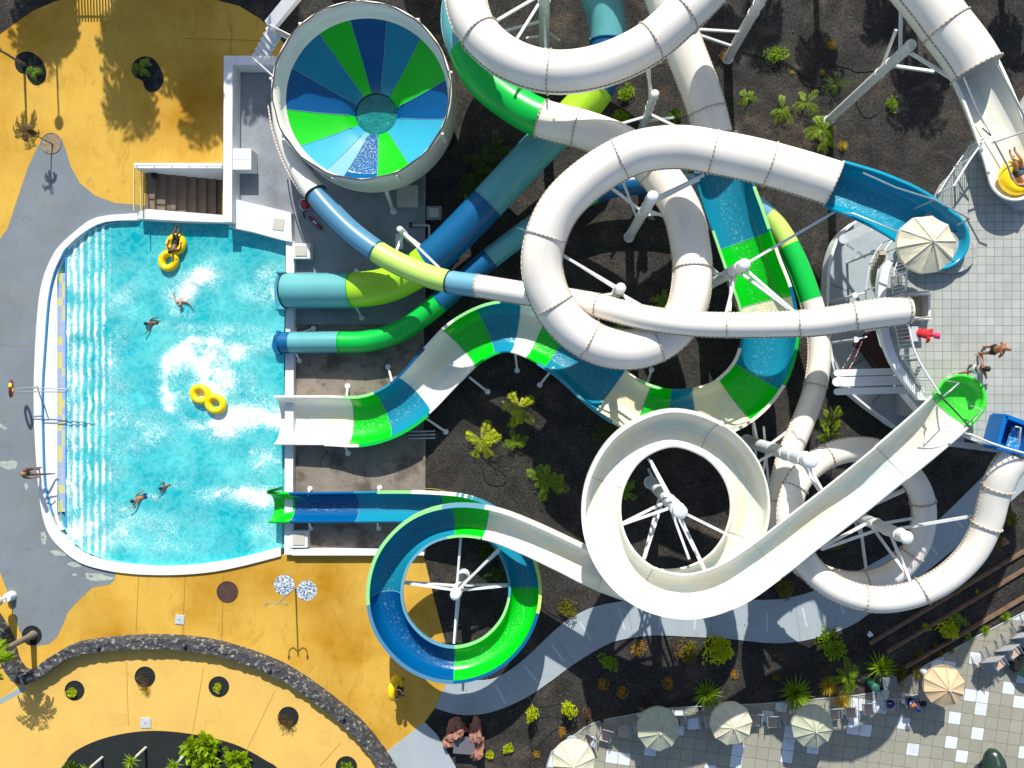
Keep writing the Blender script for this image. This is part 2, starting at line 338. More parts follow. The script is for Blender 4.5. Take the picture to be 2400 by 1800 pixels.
def smooth(pts, n=5, closed=False):
    out = []; m = len(pts); pts = [Vector(p) for p in pts]
    for i in range(m if closed else m - 1):
        g = (lambda k: pts[k % m]) if closed else (lambda k: pts[max(0, min(m - 1, k))])
        for j in range(n): out.append(cat1(g(i - 1), g(i), g(i + 1), g(i + 2), j / n))
    if not closed: out.append(pts[-1])
    return out
def struct(name, mb, m): return tag(mb.build(name, m), kind='structure')

# ------------------------------------------------------------------ setting: soil, decks, paths
pool_out = [(660,1302),(579,1323),(506,1338),(434,1345),(369,1346),(307,1343),(246,1334),(188,1316),(145,1283),(119,1251),(105,1214),(95,1153),(86,1034),(83,925),(87,802),(95,701),(108,643),(127,600),(145,575),(181,542),(231,510),(325,501)]
pool_in = [(660,1281),(579,1303),(506,1317),(434,1325),(369,1326),(307,1321),(253,1312),(203,1294),(170,1269),(150,1236),(140,1200),(132,1100),(128,1000),(126,900),(128,800),(133,700),(138,640),(145,605),(158,582),(199,546),(253,524),(325,517)]
hole = pool_out[:]; hole[0] = (676, 1298)
hole += [(341,500),(341,395),(521,395),(521,520),(560,530),(676,560)]
holew = px(hole)
b = MB(); b.sheet([(-70, -60), (70, -60), (70, 70), (-70, 70)], -.012, [holew]); struct('ground', b, SOIL)
# sunken pit under everything so the hole is never see-through
b = MB(); b.sheet(px([(60,380),(700,380),(700,1370),(60,1370)]), -2.0); struct('pit_floor', b, CONC)

yel_top = [(-300,300),(-120,190),(-40,110),(0,81),(36,54),(80,24),(127,4),(180,-12),(250,-22),(330,-25),(420,-20),(506,0),(561,14),(608,43),(640,72),(664,100)]
yel_right = [(664,150),(664,560),(676,560),(676,1298),(992,1298),(1017,1402),(1046,1515),(1058,1594),(1020,1659),(995,1692),(898,1768),(905,1810),(960,2000),(-300,2000)]
b = MB(); b.sheet(px(yel_top + yel_right), 0, [px([(x, y) for x, y in hole[:-2]] + [(600,541),(672,562)]) if False else []] if False else [])
# the yellow deck as two sheets around the pool opening
def ring_sheet(outer, hole, z):
    m = MB(); m.sheet(px(outer), z, [px(hole)]); return m
holes_y = [(x if x < 676 else 675.5, y) for x, y in hole]; 
holes_y[0] = (670,1297)
holes_y[-1] = (670,562)
yr = [(676,148),(676,1298)] + yel_right[4:]
m = ring_sheet(yel_top + yr, holes_y, 0.0); struct('yellow_deck', m, YEL)
# lower, cleaner yellow deck inside the lava wall
wall_c = [(-40,1440),(-8,1490),(4,1520),(14,1556),(34,1585),(58,1592),(83,1580),(119,1554),(163,1529),(217,1518),(289,1511),(362,1509),(434,1513),(506,1525),(579,1547),(651,1576),(705,1609),(759,1648),(800,1681),(836,1714),(872,1757),(898,1793),(925,1840),(960,1900)]
lowy = [(58,1592)] + wall_c[6:] + [(960,2000),(-300,2000),(-300,1700),(-20,1655)]
b = MB(); b.sheet(px(lowy), .004); struct('lower_yellow_deck', b, YEL2)
gp = [(-300,700),(-60,640),(0,560),(18,535),(43,459),(65,394),(90,340),(118,322),(145,325),(155,354),(166,391),(188,430),(224,459),(271,476),(311,479),(341,482)]
gp2 = [(271,1345),(268,1359),(257,1370),(217,1377),(188,1403),(159,1435),(146,1468),(134,1493),(116,1509),(87,1514),(61,1507),(47,1482),(33,1439),(18,1388),(0,1341),(-50,1300),(-300,1250)]
po_rev = [(341,498)] + list(reversed(pool_out))[0:] 
po_rev = [(341,499),(325,501)] + [p for p in reversed(pool_out[4:-1])] + [(369,1346)]
po_rev = [(341,499)] + list(reversed(pool_out))[0:16+2]
# keep only the part of the rim up to x=271 on the bottom
po_rev = [p for p in po_rev if not (p[1] > 1340 and p[0] > 280)]
b = MB(); b.sheet(px(gp + po_rev + gp2), .004); struct('grey_path', b, GRY)
# worn patches in the grey paint
b = MB()
for cx, cy, rx, ry, a in ((102,1262,8,16,.3),(135,1296,18,8,.5),(176,1323,15,6,.3),(228,1352,34,9,.3),(175,1348,6,4,0),(22,1090,22,12,.2),(4,1000,14,7,.8),(60,1106,4,6,0),(62,1140,4,8,0)):
    pts = [(cx + rx * math.cos(k * .6283) * (1 + .3 * random.uniform(-1, 1)) , cy + ry * math.sin(k * .6283 + a) * (1 + .3 * random.uniform(-1, 1))) for k in range(10)]
    b.sheet(px(pts), .008)
struct('bare_paint_patch', b, mat('bare_patch', (160, 170, 158), .9, .3, 4, col2=(110, 84, 60), thr=(.6, .68), c2s=5))
# pump yard floor, two paints
b = MB(); b.sheet(px([(676,148),(994,148),(994,760),(676,760)]) , .002); b.sheet(px([(545,148),(676,148),(676,560),(540,520)]), .005); struct('pump_yard_floor', b, CONC)
b = MB(); b.sheet(px([(676,760),(994,760),(994,1298),(676,1298)]), .002); struct('brown_yard_floor', b, CONB)
# garden path winding to the lower right
pu = [(1050,1594),(1136,1594),(1180,1580),(1234,1540),(1299,1478),(1342,1446),(1397,1421),(1469,1408),(1560,1402),(1660,1404),(1763,1406),(1835,1403),(1911,1384),(2000,1345),(2090,1295),(2150,1255),(2205,1213),(2280,1140),(2346,1076),(2440,990),(2560,900)]
pl = [(2600,1000),(2440,1112),(2400,1147),(2310,1225),(2230,1291),(2139,1365),(2080,1405),(2034,1440),(1998,1464),(1944,1486),(1889,1500),(1835,1507),(1781,1505),(1708,1497),(1600,1491),(1523,1489),(1451,1500),(1407,1518),(1342,1558),(1288,1598),(1234,1634),(1180,1659),(1125,1674),(1071,1674),(1020,1659)]
b = MB(); b.prism([q.xy for q in smooth([(*P(*p).xy, 0) for p in pu], 3) + smooth([(*P(*p).xy, 0) for p in pl], 3)], -.1, .03); struct('garden_path', b, PATH)
b = MB(); b.prism(px([(898,1768),(995,1692),(1024,1721),(1050,1764),(1068,1797),(1090,1900),(960,1900),(925,1830)]), -.1, .028); struct('side_path', b, PATH)
# anti-slip strips and expansion joints on the path
def strip(name, segs, m, wd, z=.034):
    b = MB()
    for (x0, y0, x1, y1) in segs:
        a, c = P(x0, y0), P(x1, y1); d = (c - a); L = d.length; d.normalize(); sd = Vector((-d.y, d.x, 0)) * wd / 2
        nseg = max(1, int(L / .07)) if name == 'drain_grate' else 1
        for k in range(nseg):
            p0 = a + d * L * k / nseg; p1 = a + d * L * (k + (.55 if nseg > 1 else 1)) / nseg
            b.add([v + Vector((0, 0, z)) for v in (p0 - sd, p1 - sd, p1 + sd, p0 + sd)], [(3, 2, 1, 0)])
    return struct(name, b, m)
strip('drain_grate', [(1163,1605,1184,1649),(1229,1560,1262,1600),(1293,1510,1322,1550),(1360,1458,1386,1502),(1452,1428,1464,1476),(1547,1437,1546,1470),(1630,1442,1627,1475),(1798,1435,1797,1481),(1880,1424,1891,1470),(1970,1420,1979,1440),(2181,1279,2197,1301),(2242,1220,2258,1238)],
      mat('grate_metal', (214, 220, 224), .5, .1, 9), .09)
strip('path_joint', [(1180,1585,1245,1640),(1300,1490,1345,1556),(1468,1408,1483,1490),(1668,1405,1665,1494),(1862,1400,1875,1500)], mat('joint_line', (120, 128, 132), .9), .02)
strip('deck_joint', [(297,1552,301,1700),(478,1565,452,1715),(644,1620,580,1755),(800,1740,750,1795),(325,1352,318,1500),(434,1350,428,1500),(524,1350,520,1512),(0,1710,0,1711),(0,809,70,813),(30,1108,90,1112),(543,60,541,140),(430,90,640,96)], mat('deck_joint_line', (150, 112, 40), .9), .022, .009)
strip('blue_drain_cover', [(-40,1667,58,1612)], mat('drain_cover', (140, 160, 168), .6), .22, .012)
# terrace bottom right
te = [(1275,1850),(1283,1790),(1293,1762),(1326,1735),(1351,1720),(1369,1706),(1396,1693),(1431,1684),(1483,1675),(1512,1668),(1570,1660),(1635,1656),(1781,1650),(1907,1639),(2009,1630),(2066,1619),(2124,1590),(2171,1558),(2215,1533),(2287,1493),(2400,1435),(2560,1350)]
b = MB(); b.prism(px(te + [(2560,2000),(1275,2000)]), -.1, .05); struct('tiled_terrace', b, TTILE)
b = MB(); b.tube([P(x, y, .05) for x, y in te], .035, 6); struct('terrace_kerb', b, PATH)
# black gravel bed lower left, kidney and round planting pockets
def ell(cx, cy, rx, ry=None, n=28): return [(cx + rx * math.cos(2 * PI * k / n), cy + (ry or rx) * math.sin(2 * PI * k / n)) for k in range(n)]
bed = smooth([(x, y, 0) for x, y in [(140,1830),(160,1776),(200,1747),(262,1725),(340,1713),(420,1716),(500,1730),(560,1748),(620,1780),(655,1810),(660,1900),(140,1900)]], 4)
b = MB(); b.sheet(px([(p.x, p.y) for p in bed]), .012); struct('gravel_bed', b, SOIL2)
kid1 = [(37,140),(45,128),(62,122),(80,127),(97,142),(107,164),(105,185),(92,197),(78,196),(66,182),(62,172),(48,169),(38,158)]
kid2 = [(310,160),(318,143),(335,134),(352,135),(366,146),(380,172),(382,192),(370,209),(354,215),(341,206),(336,190),(325,183),(313,175)]
def pocket(pts, m=SOIL2, name='planting_pocket'):
    w_ = smooth([(*P(x, y).xy, 0) for x, y in pts], 3, True)
    b = MB(); b.sheet([p.xy for p in w_], .013); b.tube([Vector((p.x, p.y, .01)) for p in w_], .025, 6, True); struct(name, b, m)
pocket(kid1); pocket(kid2)
for cx, cy, r in ((175,1618,22),(340,1586,23),(513,1609,23),(676,1680,23),(812,1797,24),(75,1489,22)): pocket(ell(cx, cy, r))
pocket(ell(120,336,24), mat('tan_gravel', (140, 124, 100), .95, .3, 6, bump=.6, bscale=14)); pocket(ell(533,1387,24), mat('brown_earth', (74, 52, 44), .95, .2, 3, bump=.3))
b = MB(); b.sheet(px(ell(666,1371,24)), .010); b.sheet(px(ell(719,1384,24)), .010); struct('mosaic_shower_floor', b, MOSAIC)
def lid(x, y, s, rot, label, z=.01, m=None):
    b = MB(); c = P(x, y, z); b.box(c + Vector((0, 0, .015)), (s, s, .03), rot); b.box(c + Vector((0, 0, .034)), (s * .86, s * .86, .012), rot)
    o = b.build('access_cover', m or mat('cover_metal' + str(int(x)), (182, 188, 190), .6, .1, 5)); b2 = MB(); b2.cyl(c + Vector((0, 0, .04)), c + Vector((0, 0, .046)), .03); b2.build('lifting_eye', BLACK, o)
    tag(o, label, 'access cover', 'access covers let into the paving')
lid(422,1452,.45,-.1,'square metal access cover in the yellow deck above the lava wall')
lid(342,1694,.5,0,'square pale access cover near the black gravel bed')
lid(1093,1637,.56,0,'large square cover in the grey garden path end', .03, PATH)
# gravel
b = MB()
for i in range(5200):
    x = random.uniform(1000, 2420); y = random.uniform(-20, 1800); s_ = random.uniform(.012, .05) * (1 if random.random() < .93 else 2)
    c = P(x, y, 0); rz = random.uniform(0, 6)
    vs = [c + Vector((math.cos(rz + k * 2.09) * s_, math.sin(rz + k * 2.09) * s_, -.02)) for k in range(3)] + [c + Vector((0, 0, s_ * .8 - .01))]
    b.add(vs, [(0, 1, 3), (1, 2, 3), (2, 0, 3)])
tag(b.build('gravel_stones', PEB), 'scattered pale and grey lava stones over the black garden soil', 'gravel', kind='stuff')

# ------------------------------------------------------------------ pool
pool = thing('swimming_pool', 'turquoise splash pool with white coping where the slides end', 'pool', P(400, 900, 0))
def band(mb, A, B, z0, z1):
    """closed-strip solid between two open outlines of equal length"""
    n = len(A)
    va = [Vector((*p, z1)) for p in A] + [Vector((*p, z1)) for p in B]
    mb.add(va, [fixw(va, (i, i + 1, n + i + 1, n + i)) for i in range(n - 1)])
    for L in (A, B):
        v = [Vector((*p, z1)) for p in L] + [Vector((*p, z0)) for p in L]
        mb.add(v, [(i, i + 1, n + i + 1, n + i) for i in range(n - 1)])
    for k in (0, n - 1):
        v = [Vector((*A[k], z0)), Vector((*A[k], z1)), Vector((*B[k], z1)), Vector((*B[k], z0))]; mb.add(v, [(0, 1, 2, 3)])
def sm2(pts, n=3, z=0): return [p.xy for p in smooth([(*P(x, y, z).xy, 0) for x, y in pts], n)]
mid = [( (a[0] + (b_[0] - a[0]) * 1.0), (a[1] + (b_[1] - a[1]) * 1.0)) for a, b_ in zip(pool_out, pool_in)]
# coping: narrow at the left, where a bench shelf follows
cop_in = []
for (ox, oy), (ix, iy) in zip(pool_out, pool_in):
    d = math.hypot(ix - ox, iy - oy); f_ = min(1, 21 / d); cop_in.append((ox + (ix - ox) * f_, oy + (iy - oy) * f_))
b = MB(); band(b, sm2(pool_out), sm2(cop_in), -.3, .12); b.build('coping', WALLW, pool)
b = MB(); band(b, sm2(cop_in[10:19]), sm2([(x + 1.5, y) for x, y in cop_in[10:19]]), -.3, .09); b.build('blue_trim', mat('pool_trim_blue', (60, 150, 200), .4, .05, 3), pool)
shelf_in = [(156, y) for x, y in cop_in[9:20]]
b = MB(); band(b, sm2([(x + 2, y) for x, y in cop_in[9:20]]), sm2([(134 if 640 < y < 1240 else 150, y) for x, y in cop_in[9:20]]), -.35, -.02); b.build('bench_shelf', WALLW, pool)
b = MB(); b.prism(px([(134,640),(151,640),(151,1200),(134,1200)]), -.5, -.06); b.build('patterned_tile_strip', STRIPT, pool)
b = MB(); b.prism(px([(151,600),(155,600),(155,1236),(151,1236)]), -.5, -.04); b.build('blue_trim', MAT['pool_trim_blue'], pool)
PAINT = mat('pool_paint_turquoise', (150, 240, 246), .5, .05, .6)
RISER_DARK = mat('pool_riser_dark', (10, 150, 195), .5, .1, 2)
b = MB(); pin = px(pool_in + [(345,505),(521,528),(579,542),(669,566)])
n = len(pin); v = [Vector((*p, 0)) for p in pin] + [Vector((*p, -1.5)) for p in pin]
b.add(v, [(i, (i + 1) % n, n + (i + 1) % n, n + i) for i in range(n)]); b.sheet(px([(60,480),(690,480),(690,1350),(60,1350)]), -1.45); b.build('basin', PAINT, pool)
b = MB(); b2 = MB()
for k in range(6):
    x0, x1 = 154 + k * 16, 170 + k * 16; zt = -.25 - k * .16
    b.prism(px([(x0, 560 - k * 8), (x1, 560 - k * 8), (x1, 1270 + k * 7), (x0, 1270 + k * 7)]), -1.45, zt)
    b2.prism(px([(x1 - 3, 562 - k * 8), (x1 + .5, 562 - k * 8), (x1 + .5, 1268 + k * 7), (x1 - 3, 1268 + k * 7)]), zt - .1, zt + .01)  # dark riser lines put into the colour of thin edge strips
b.build('submerged_steps', PAINT, pool); b2.build('dark_riser_line', RISER_DARK, pool)
# water: tinted, milky and foaming surface with painted caustics over the painted basin
def water_mat():
    m = bpy.data.materials.new('pool_water'); m.use_nodes = True; t = m.node_tree; t.nodes.clear()
    N = t.nodes.new; L = t.links.new
    out = N('ShaderNodeOutputMaterial'); tc = N('ShaderNodeTexCoord')
    def nz(s, d, dist=0, vec=None, rg=.6):
        n = N('ShaderNodeTexNoise'); n.inputs['Scale'].default_value = s; n.inputs['Detail'].default_value = d; n.inputs['Distortion'].default_value = dist; n.inputs['Roughness'].default_value = rg
        L(vec or tc.outputs['Object'], n.inputs['Vector']); return n.outputs['Fac']
    def mr(s, a, b_, c, d):
        r = N('ShaderNodeMapRange'); r.inputs[1].default_value = a; r.inputs[2].default_value = b_; r.inputs[3].default_value = c; r.inputs[4].default_value = d; L(s, r.inputs[0]); return r.outputs[0]
    def ma(op, a, b_):
        r = N('ShaderNodeMath'); r.operation = op; r.use_clamp = False
        for i, v in enumerate((a, b_)):
            if hasattr(v, 'is_linked'): L(v, r.inputs[i])
            else: r.inputs[i].default_value = v
        return r.outputs[0]
    at = N('ShaderNodeAttribute'); at.attribute_name = 'foam'
    foam = at.outputs['Fac']
    tr = N('ShaderNodeBsdfTransparent'); tr.inputs[0].default_value = (.44, .99, .97, 1)
    df = N('ShaderNodeBsdfDiffuse')
    milk = ma('ADD', ma('MULTIPLY', nz(.32, 3, .6, rg=.45), .75), ma('MULTIPLY', nz(1.3, 3, .8, rg=.45), .3))
    cr = N('ShaderNodeMix'); cr.data_type = 'RGBA'; vo = N('ShaderNodeTexVoronoi'); vo.feature = 'DISTANCE_TO_EDGE'; vo.inputs['Scale'].default_value = 2.0
    wv = N('ShaderNodeTexNoise'); wv.inputs['Scale'].default_value = 1.5; wv.inputs['Detail'].default_value = 3; L(tc.outputs['Object'], wv.inputs['Vector'])
    av = N('ShaderNodeVectorMath'); av.operation = 'MULTIPLY_ADD'; av.inputs[1].default_value = (1.4, 1.4, 1.4); L(wv.outputs['Color'], av.inputs[0]); L(tc.outputs['Object'], av.inputs[2]); L(av.outputs[0], vo.inputs['Vector'])
    caustic_net = mr(vo.outputs['Distance'], 0, .22, .16, 0)  # bright web of caustic light put into the water colour
    L(mr(ma('ADD', ma('ADD', milk, caustic_net), ma('MULTIPLY', foam, .35)), .42, .85, 0, 1), cr.inputs[0])
    cr.inputs[6].default_value = (*lin((0, 200, 212)), 1); cr.inputs[7].default_value = (*lin((132, 250, 246)), 1)
    L(cr.outputs[2], df.inputs[0])
    # filaments of foam: ridged noise, wide where the foam attribute is high
    rid = ma('ABSOLUTE', ma('SUBTRACT', nz(2.6, 6, 2.2, rg=.62), .5), 0)
    rid2 = ma('ABSOLUTE', ma('SUBTRACT', nz(1.1, 5, 1.4), .5), 0)
    fz = mr(foam, .1, 1, 0, 1)
    thr = ma('ADD', ma('MULTIPLY', fz, .09), .0004)
    f1 = ma('SUBTRACT', 1.0, ma('DIVIDE', rid, thr))
    f2 = ma('SUBTRACT', 1.0, ma('DIVIDE', rid2, ma('ADD', ma('MULTIPLY', fz, .03), .0004)))
    f3 = mr(ma('ADD', nz(2.0, 12, 1.6, rg=.66), ma('MULTIPLY', foam, .42)), .71, .86, 0, 1)
    fm = N('ShaderNodeMath'); fm.operation = 'MAXIMUM'; fm.use_clamp = True; L(f1, fm.inputs[0]); L(f2, fm.inputs[1])
    fm2 = N('ShaderNodeMath'); fm2.operation = 'MAXIMUM'; fm2.use_clamp = True; L(ma('MULTIPLY', fm.outputs[0], .75), fm2.inputs[0]); L(f3, fm2.inputs[1])
    wf = N('ShaderNodeBsdfDiffuse'); wf.inputs[0].default_value = (.86, .93, .95, 1)
    bn = N('ShaderNodeBump'); bn.inputs['Strength'].default_value = .4; bn.inputs['Distance'].default_value = .1
    L(ma('ADD', nz(1.1, 3, .6, rg=.5), ma('MULTIPLY', fm2.outputs[0], .3)), bn.inputs['Height'])
    gl = N('ShaderNodeBsdfGlossy'); gl.inputs['Roughness'].default_value = .12; L(bn.outputs[0], gl.inputs['Normal']); L(bn.outputs[0], df.inputs['Normal']); L(bn.outputs[0], wf.inputs['Normal'])
    m1 = N('ShaderNodeMixShader'); m1.inputs[0].default_value = .55; L(tr.outputs[0], m1.inputs[1]); L(df.outputs[0], m1.inputs[2])
    m2 = N('ShaderNodeMixShader'); L(fm2.outputs[0], m2.inputs[0]); L(m1.outputs[0], m2.inputs[1]); L(wf.outputs[0], m2.inputs[2])
    fr = N('ShaderNodeFresnel'); fr.inputs[0].default_value = 1.33; L(bn.outputs[0], fr.inputs['Normal'])
    m3 = N('ShaderNodeMixShader'); L(fr.outputs[0], m3.inputs[0]); L(m2.outputs[0], m3.inputs[1]); L(gl.outputs[0], m3.inputs[2])
    L(m3.outputs[0], out.inputs[0]); return m
WATER = water_mat()
def foam_at(x, y):
    f = .05
    def g(cx, cy, rx, ry, a): return a * math.exp(-(((x - cx) / rx) ** 2 + ((y - cy) / ry) ** 2))
    f += g(495,900,60,48,1.0) + g(450,840,60,30,.6) + g(520,825,60,25,.45) + g(560,985,90,20,.7) + g(590,960,70,30,.5) + g(400,870,22,60,.4) + g(520,1010,60,22,.5)
    f += g(465,640,45,35,.75) + g(430,690,40,25,.7) + g(420,735,30,10,.4) + g(640,655,40,35,.5) + g(615,690,60,20,.35)
    f += g(610,800,60,22,.55) + g(640,985,30,22,.8) + g(570,1160,90,20,.7) + g(620,1180,40,16,.5) + g(610,1090,50,50,.4) + g(500,770,90,14,.35)
    dd = math.hypot((x - 480) / 1.05, y - 895); f += .6 * math.exp(-((dd - 98 - 12 * noise.noise(Vector((x * .03, y * .03, 9)))) / 13) ** 2) * (1 if x < 560 else .4)
    f += g(340,1010,50,50,.42) + g(300,1250,170,50,.38) + g(620,1250,36,36,.45) + g(300,690,40,60,.2) + g(270,950,30,250,.25)
    # waves breaking over the submerged steps
    f += g(350,1165,30,10,.3) + g(410,1137,26,10,.3) + g(385,762,30,10,.3) + g(404,625,25,14,.3)
    if y < 600: f *= max(.15, (y - 540) / 60)
    if 150 < x < 262: f += .8 * max(0, .25 + .75 * math.sin((x - 150) / 17 * 2 * PI + noise.noise(Vector((x * .02, y * .03, 3))) * 1.6)) * (1 if x < 240 else (262 - x) / 22) + (.25 if x < 190 else 0)
    f *= .85 + .9 * noise.noise(Vector((x * .022, y * .022, 0)))
    return max(.0, min(1, f * 1.1))
b = MB(); nx_, ny_ = 150, 200; X0, X1, Y0, Y1 = 84, 671, 506, 1345
vs = []
for j in range(ny_ + 1):
    for i in range(nx_ + 1):
        x = X0 + (X1 - X0) * i / nx_; y = Y0 + (Y1 - Y0) * j / ny_
        q = P(x, y); fo = foam_at(x, y)
        z = -.10 + .05 * noise.noise(Vector((q.x * .9, q.y * .9, 0))) + .05 * fo * noise.noise(Vector((q.x * 2.5, q.y * 2.5, 5)))
        if x < 262: z += .03 * math.sin((x - 150) / 17 * 2 * PI)
        z = min(z, -.065) if x < 152 else z
        vs.append((q.x, q.y, z))
def inside(x, y, poly):
    c = False; j = len(poly) - 1
    for i in range(len(poly)):
        if (poly[i][1] > y) != (poly[j][1] > y) and x < (poly[j][0] - poly[i][0]) * (y - poly[i][1]) / (poly[j][1] - poly[i][1]) + poly[i][0]: c = not c
        j = i
    return c
wp = [(672,1288)] + [(x - (3 if x < 200 else 0), y + (4 if y > 1200 else -4 if y < 600 else 0)) for x, y in pool_in] + [(345,499),(521,524),(579,538),(673,562)]
fs = []
for j in range(ny_):
    for i in range(nx_):
        x = X0 + (X1 - X0) * (i + .5) / nx_; y = Y0 + (Y1 - Y0) * (j + .5) / ny_
        if x > 150 and inside(x, y, wp): a = j * (nx_ + 1) + i; fs.append((a + nx_ + 1, a + nx_ + 2, a + 1, a))
b.add(vs, fs, True)
wo = struct('water', b, WATER)
at_ = wo.data.attributes.new('foam', 'FLOAT', 'POINT')
k = 0
for j in range(ny_ + 1):
    for i in range(nx_ + 1):
        at_.data[k].value = foam_at(X0 + (X1 - X0) * i / nx_, Y0 + (Y1 - Y0) * j / ny_); k += 1

# ------------------------------------------------------------------ white walls, machine yard
def wall(name, label, pts, wd, z0, z1, cat='wall', m=WALLW):
    """mitred wall along a px polyline given at its top"""
    c = [P(x, y, z1) for x, y in pts]; L_, R_ = [], []
    for i, p in enumerate(c):
        d0 = (c[i] - c[i - 1]).normalized() if i else (c[1] - c[0]).normalized(); d1 = (c[i + 1] - c[i]).normalized() if i < len(c) - 1 else d0
        t = (d0 + d1).normalized(); sd = Vector((-t.y, t.x, 0)); k = wd / 2 / max(.3, sd.dot(Vector((-d0.y, d0.x, 0))))
        L_.append((p + sd * k).xy); R_.append((p - sd * k).xy)
    b = MB(); band(b, L_, R_, z0, z1); o = b.build(name, m); return tag(o, label, cat)
wall('parapet_wall', 'long white parapet with a corner between yellow deck and pump yard', [(645,141),(535,141),(533,520)], .42, -.1, .85)
wall('pool_end_wall', 'white wall between the pool and the slide yard', [(680,566),(676,1300)], .40, -1.4, .3)
wall('yard_wall', 'low white wall along the bottom of the slide yard', [(684,1295),(994,1295)], .28, -.1, .35)
wall('yard_kerb', 'thin concrete kerb on the right edge of the slide yard', [(994,1180),(994,1010)], .12, -.05, .1, 'kerb', CONB)
wall('yard_kerb', 'dark concrete kerb in the shade below the bowl', [(994,400),(994,720)], .1, -.05, .12, 'kerb', CONC)
b = MB(); b.prism(px([(541,464),(682,498),(684,567),(660,562),(590,543),(541,533)], .45), -.1, .45)
o = tag(b.build('pool_corner_slab', WALLW), 'wedge of white raised slab at the top right corner of the pool', 'slab')
b = MB(); b.box(P(653,526,.46) + Vector((0, 0, 0)), (.52, .55, .03), -.12); b.build('hatch', mat('hatch_concrete', (190, 186, 172), .8, .1, 5), o)
def pump_box(name, label, x, y, sx, sy, z, h, inner=True, m=WALLW):
    t = thing(name, label, 'box', P(x, y, 0)); b = MB(); c = P(x, y, z + h)
    b.box((c.x, c.y, z + h / 2), (sx, sy, h)); b.build('housing', m, t)
    b = MB()
    if inner:
        b.box((c.x, c.y, z + h + .02), (sx * .66, sy * .66, .04)); b.build('lid', MAT['hatch_concrete'], t)
    else:
        b.box((c.x, c.y, z + h + .012), (sx * 1.05, sy * 1.05, .03)); b.box((c.x, c.y, z + h + .03), (sx * .9, .03, .012)); b.build('lid', m, t)
    return t
pump_box('equipment_box', 'white square cabinet standing against the parapet', 564, 373, .98, .95, 0, .75, False)
pump_box('concrete_housing', 'white box with beige lid beside the pool wall near the teal tube exit', 706, 588, .85, .72, 0, .45)
pump_box('concrete_housing', 'white box with beige lid at the bottom corner of the pool wall', 700, 1264, .85, .8, 0, .35)
t = pump_box('tank_cover', 'pale square tank cover with round plug below the bowl', 955, 460, .98, 1.02, 0, .16, False, MAT['hatch_concrete'])
b = MB(); b.cyl(P(961, 463, .2), P(961, 463, .25), .14); b.build('plug', GALV, t)
pump_box('manhole_box', 'small white topped manhole at the yard edge', 1017, 499, .72, .66, 0, .14, True, CONC)
pump_box('valve_panel', 'narrow white panel standing on the yard floor by the slide post', 936, 566, .34, .7, 0, .1, False)
b = MB(); b.tube(smooth([P(966, 528, .15), P(972, 528, .15), P(1000, 529, .15), P(1006, 532, .15), P(1006, 560, .12)], 4), .06, 10)
o = tag(b.build('drain_pipe', GALV), 'bent grey pipe on the floor beside the manhole', 'pipe')
b = MB(); b.cyl(P(962, 522, .15), P(964, 532, .15), .08); b.build('elbow', BLACK, o)
t = thing('pipe_bundle', 'three grey pipes lying behind the wide slide on the yard floor', 'pipes', P(990, 1020))
for k in range(3):
    b = MB(); b.cyl(P(958, 1011 + k * 8, .12), P(1020, 1010 + k * 8, .12), .055); b.build('pipe', GALV, t)
# descending stairs with its white walls, gate and handrails
st = thing('stairwell', 'sunken concrete stairs with white walls and a yellow barred gate', 'stairs', P(430, 450))
b = MB()
def pbox(mb, x0, y0, x1, y1, z0, z1):
    mb.prism(px([(x0, y0), (x1, y0), (x1, y1), (x0, y1)], z1), z0, z1)
pbox(b, 314, 382, 521, 394, -1.9, .75); b.build('back_wall', WALLW, st)
b = MB(); b.prism(px([(326,496),(345,490),(524,504),(524,521),(430,518),(322,512)], .4), -1.9, .4); b.build('front_wall', WALLW, st)
b = MB()
for k in range(9):
    x0 = 342 + k * 20; zt = -.02 - k * .17
    a0 = P(x0, 392, 0); a1 = P(x0 + 20, 505, 0)
    b.box(((a0.x + a1.x) / 2, (a0.y + a1.y) / 2, (zt - 2) / 2), (a1.x - a0.x, a0.y - a1.y, zt + 2))
b.build('steps', STAIRM, st)
b = MB(); b.tube([P(345, 398, .45), P(430, 400, -.2), P(516, 404, -.8)], .025, 6); b.build('handrail', STEEL, st)
b = MB(); b.tube([P(318, 387, 1.0), P(520, 389, 1.0)], .03, 6)
for x in (320, 361, 402, 443, 484, 518): b.cyl(P(x, 388, .75), P(x, 388, 1.0), .02, n=6)
b.build('handrail', STEEL, st)
g = MB(); g.beam(P(314, 388, 1.15), P(314, 494, 1.15), .05, .05); g.beam(P(330, 400, .2), P(331, 497, .2), .05, .05)
for k in range(18):
    y = 392 + k * 6; q = P(314, y, 1.15); g.cyl(q, (q.x, q.y, .12), .012, n=5)
g.build('gate', mat('yellow_gate_paint', (214, 196, 120), .5), st)
b = MB(); b.ball(P(362, 412, -.02), .16, sc=(1, 1, .8)); o = b.build('black_bag', BLKC); tag(o, 'small black bag lying on the top step of the stairwell', 'bag')
b = MB(); b.tube(smooth([P(362, 412, .1) + Vector((-.1, 0, 0)), P(360, 410, .3), P(362, 412, .1) + Vector((.1, 0, 0))], 4), .012, 5); b.build('strap', BLKC, o)
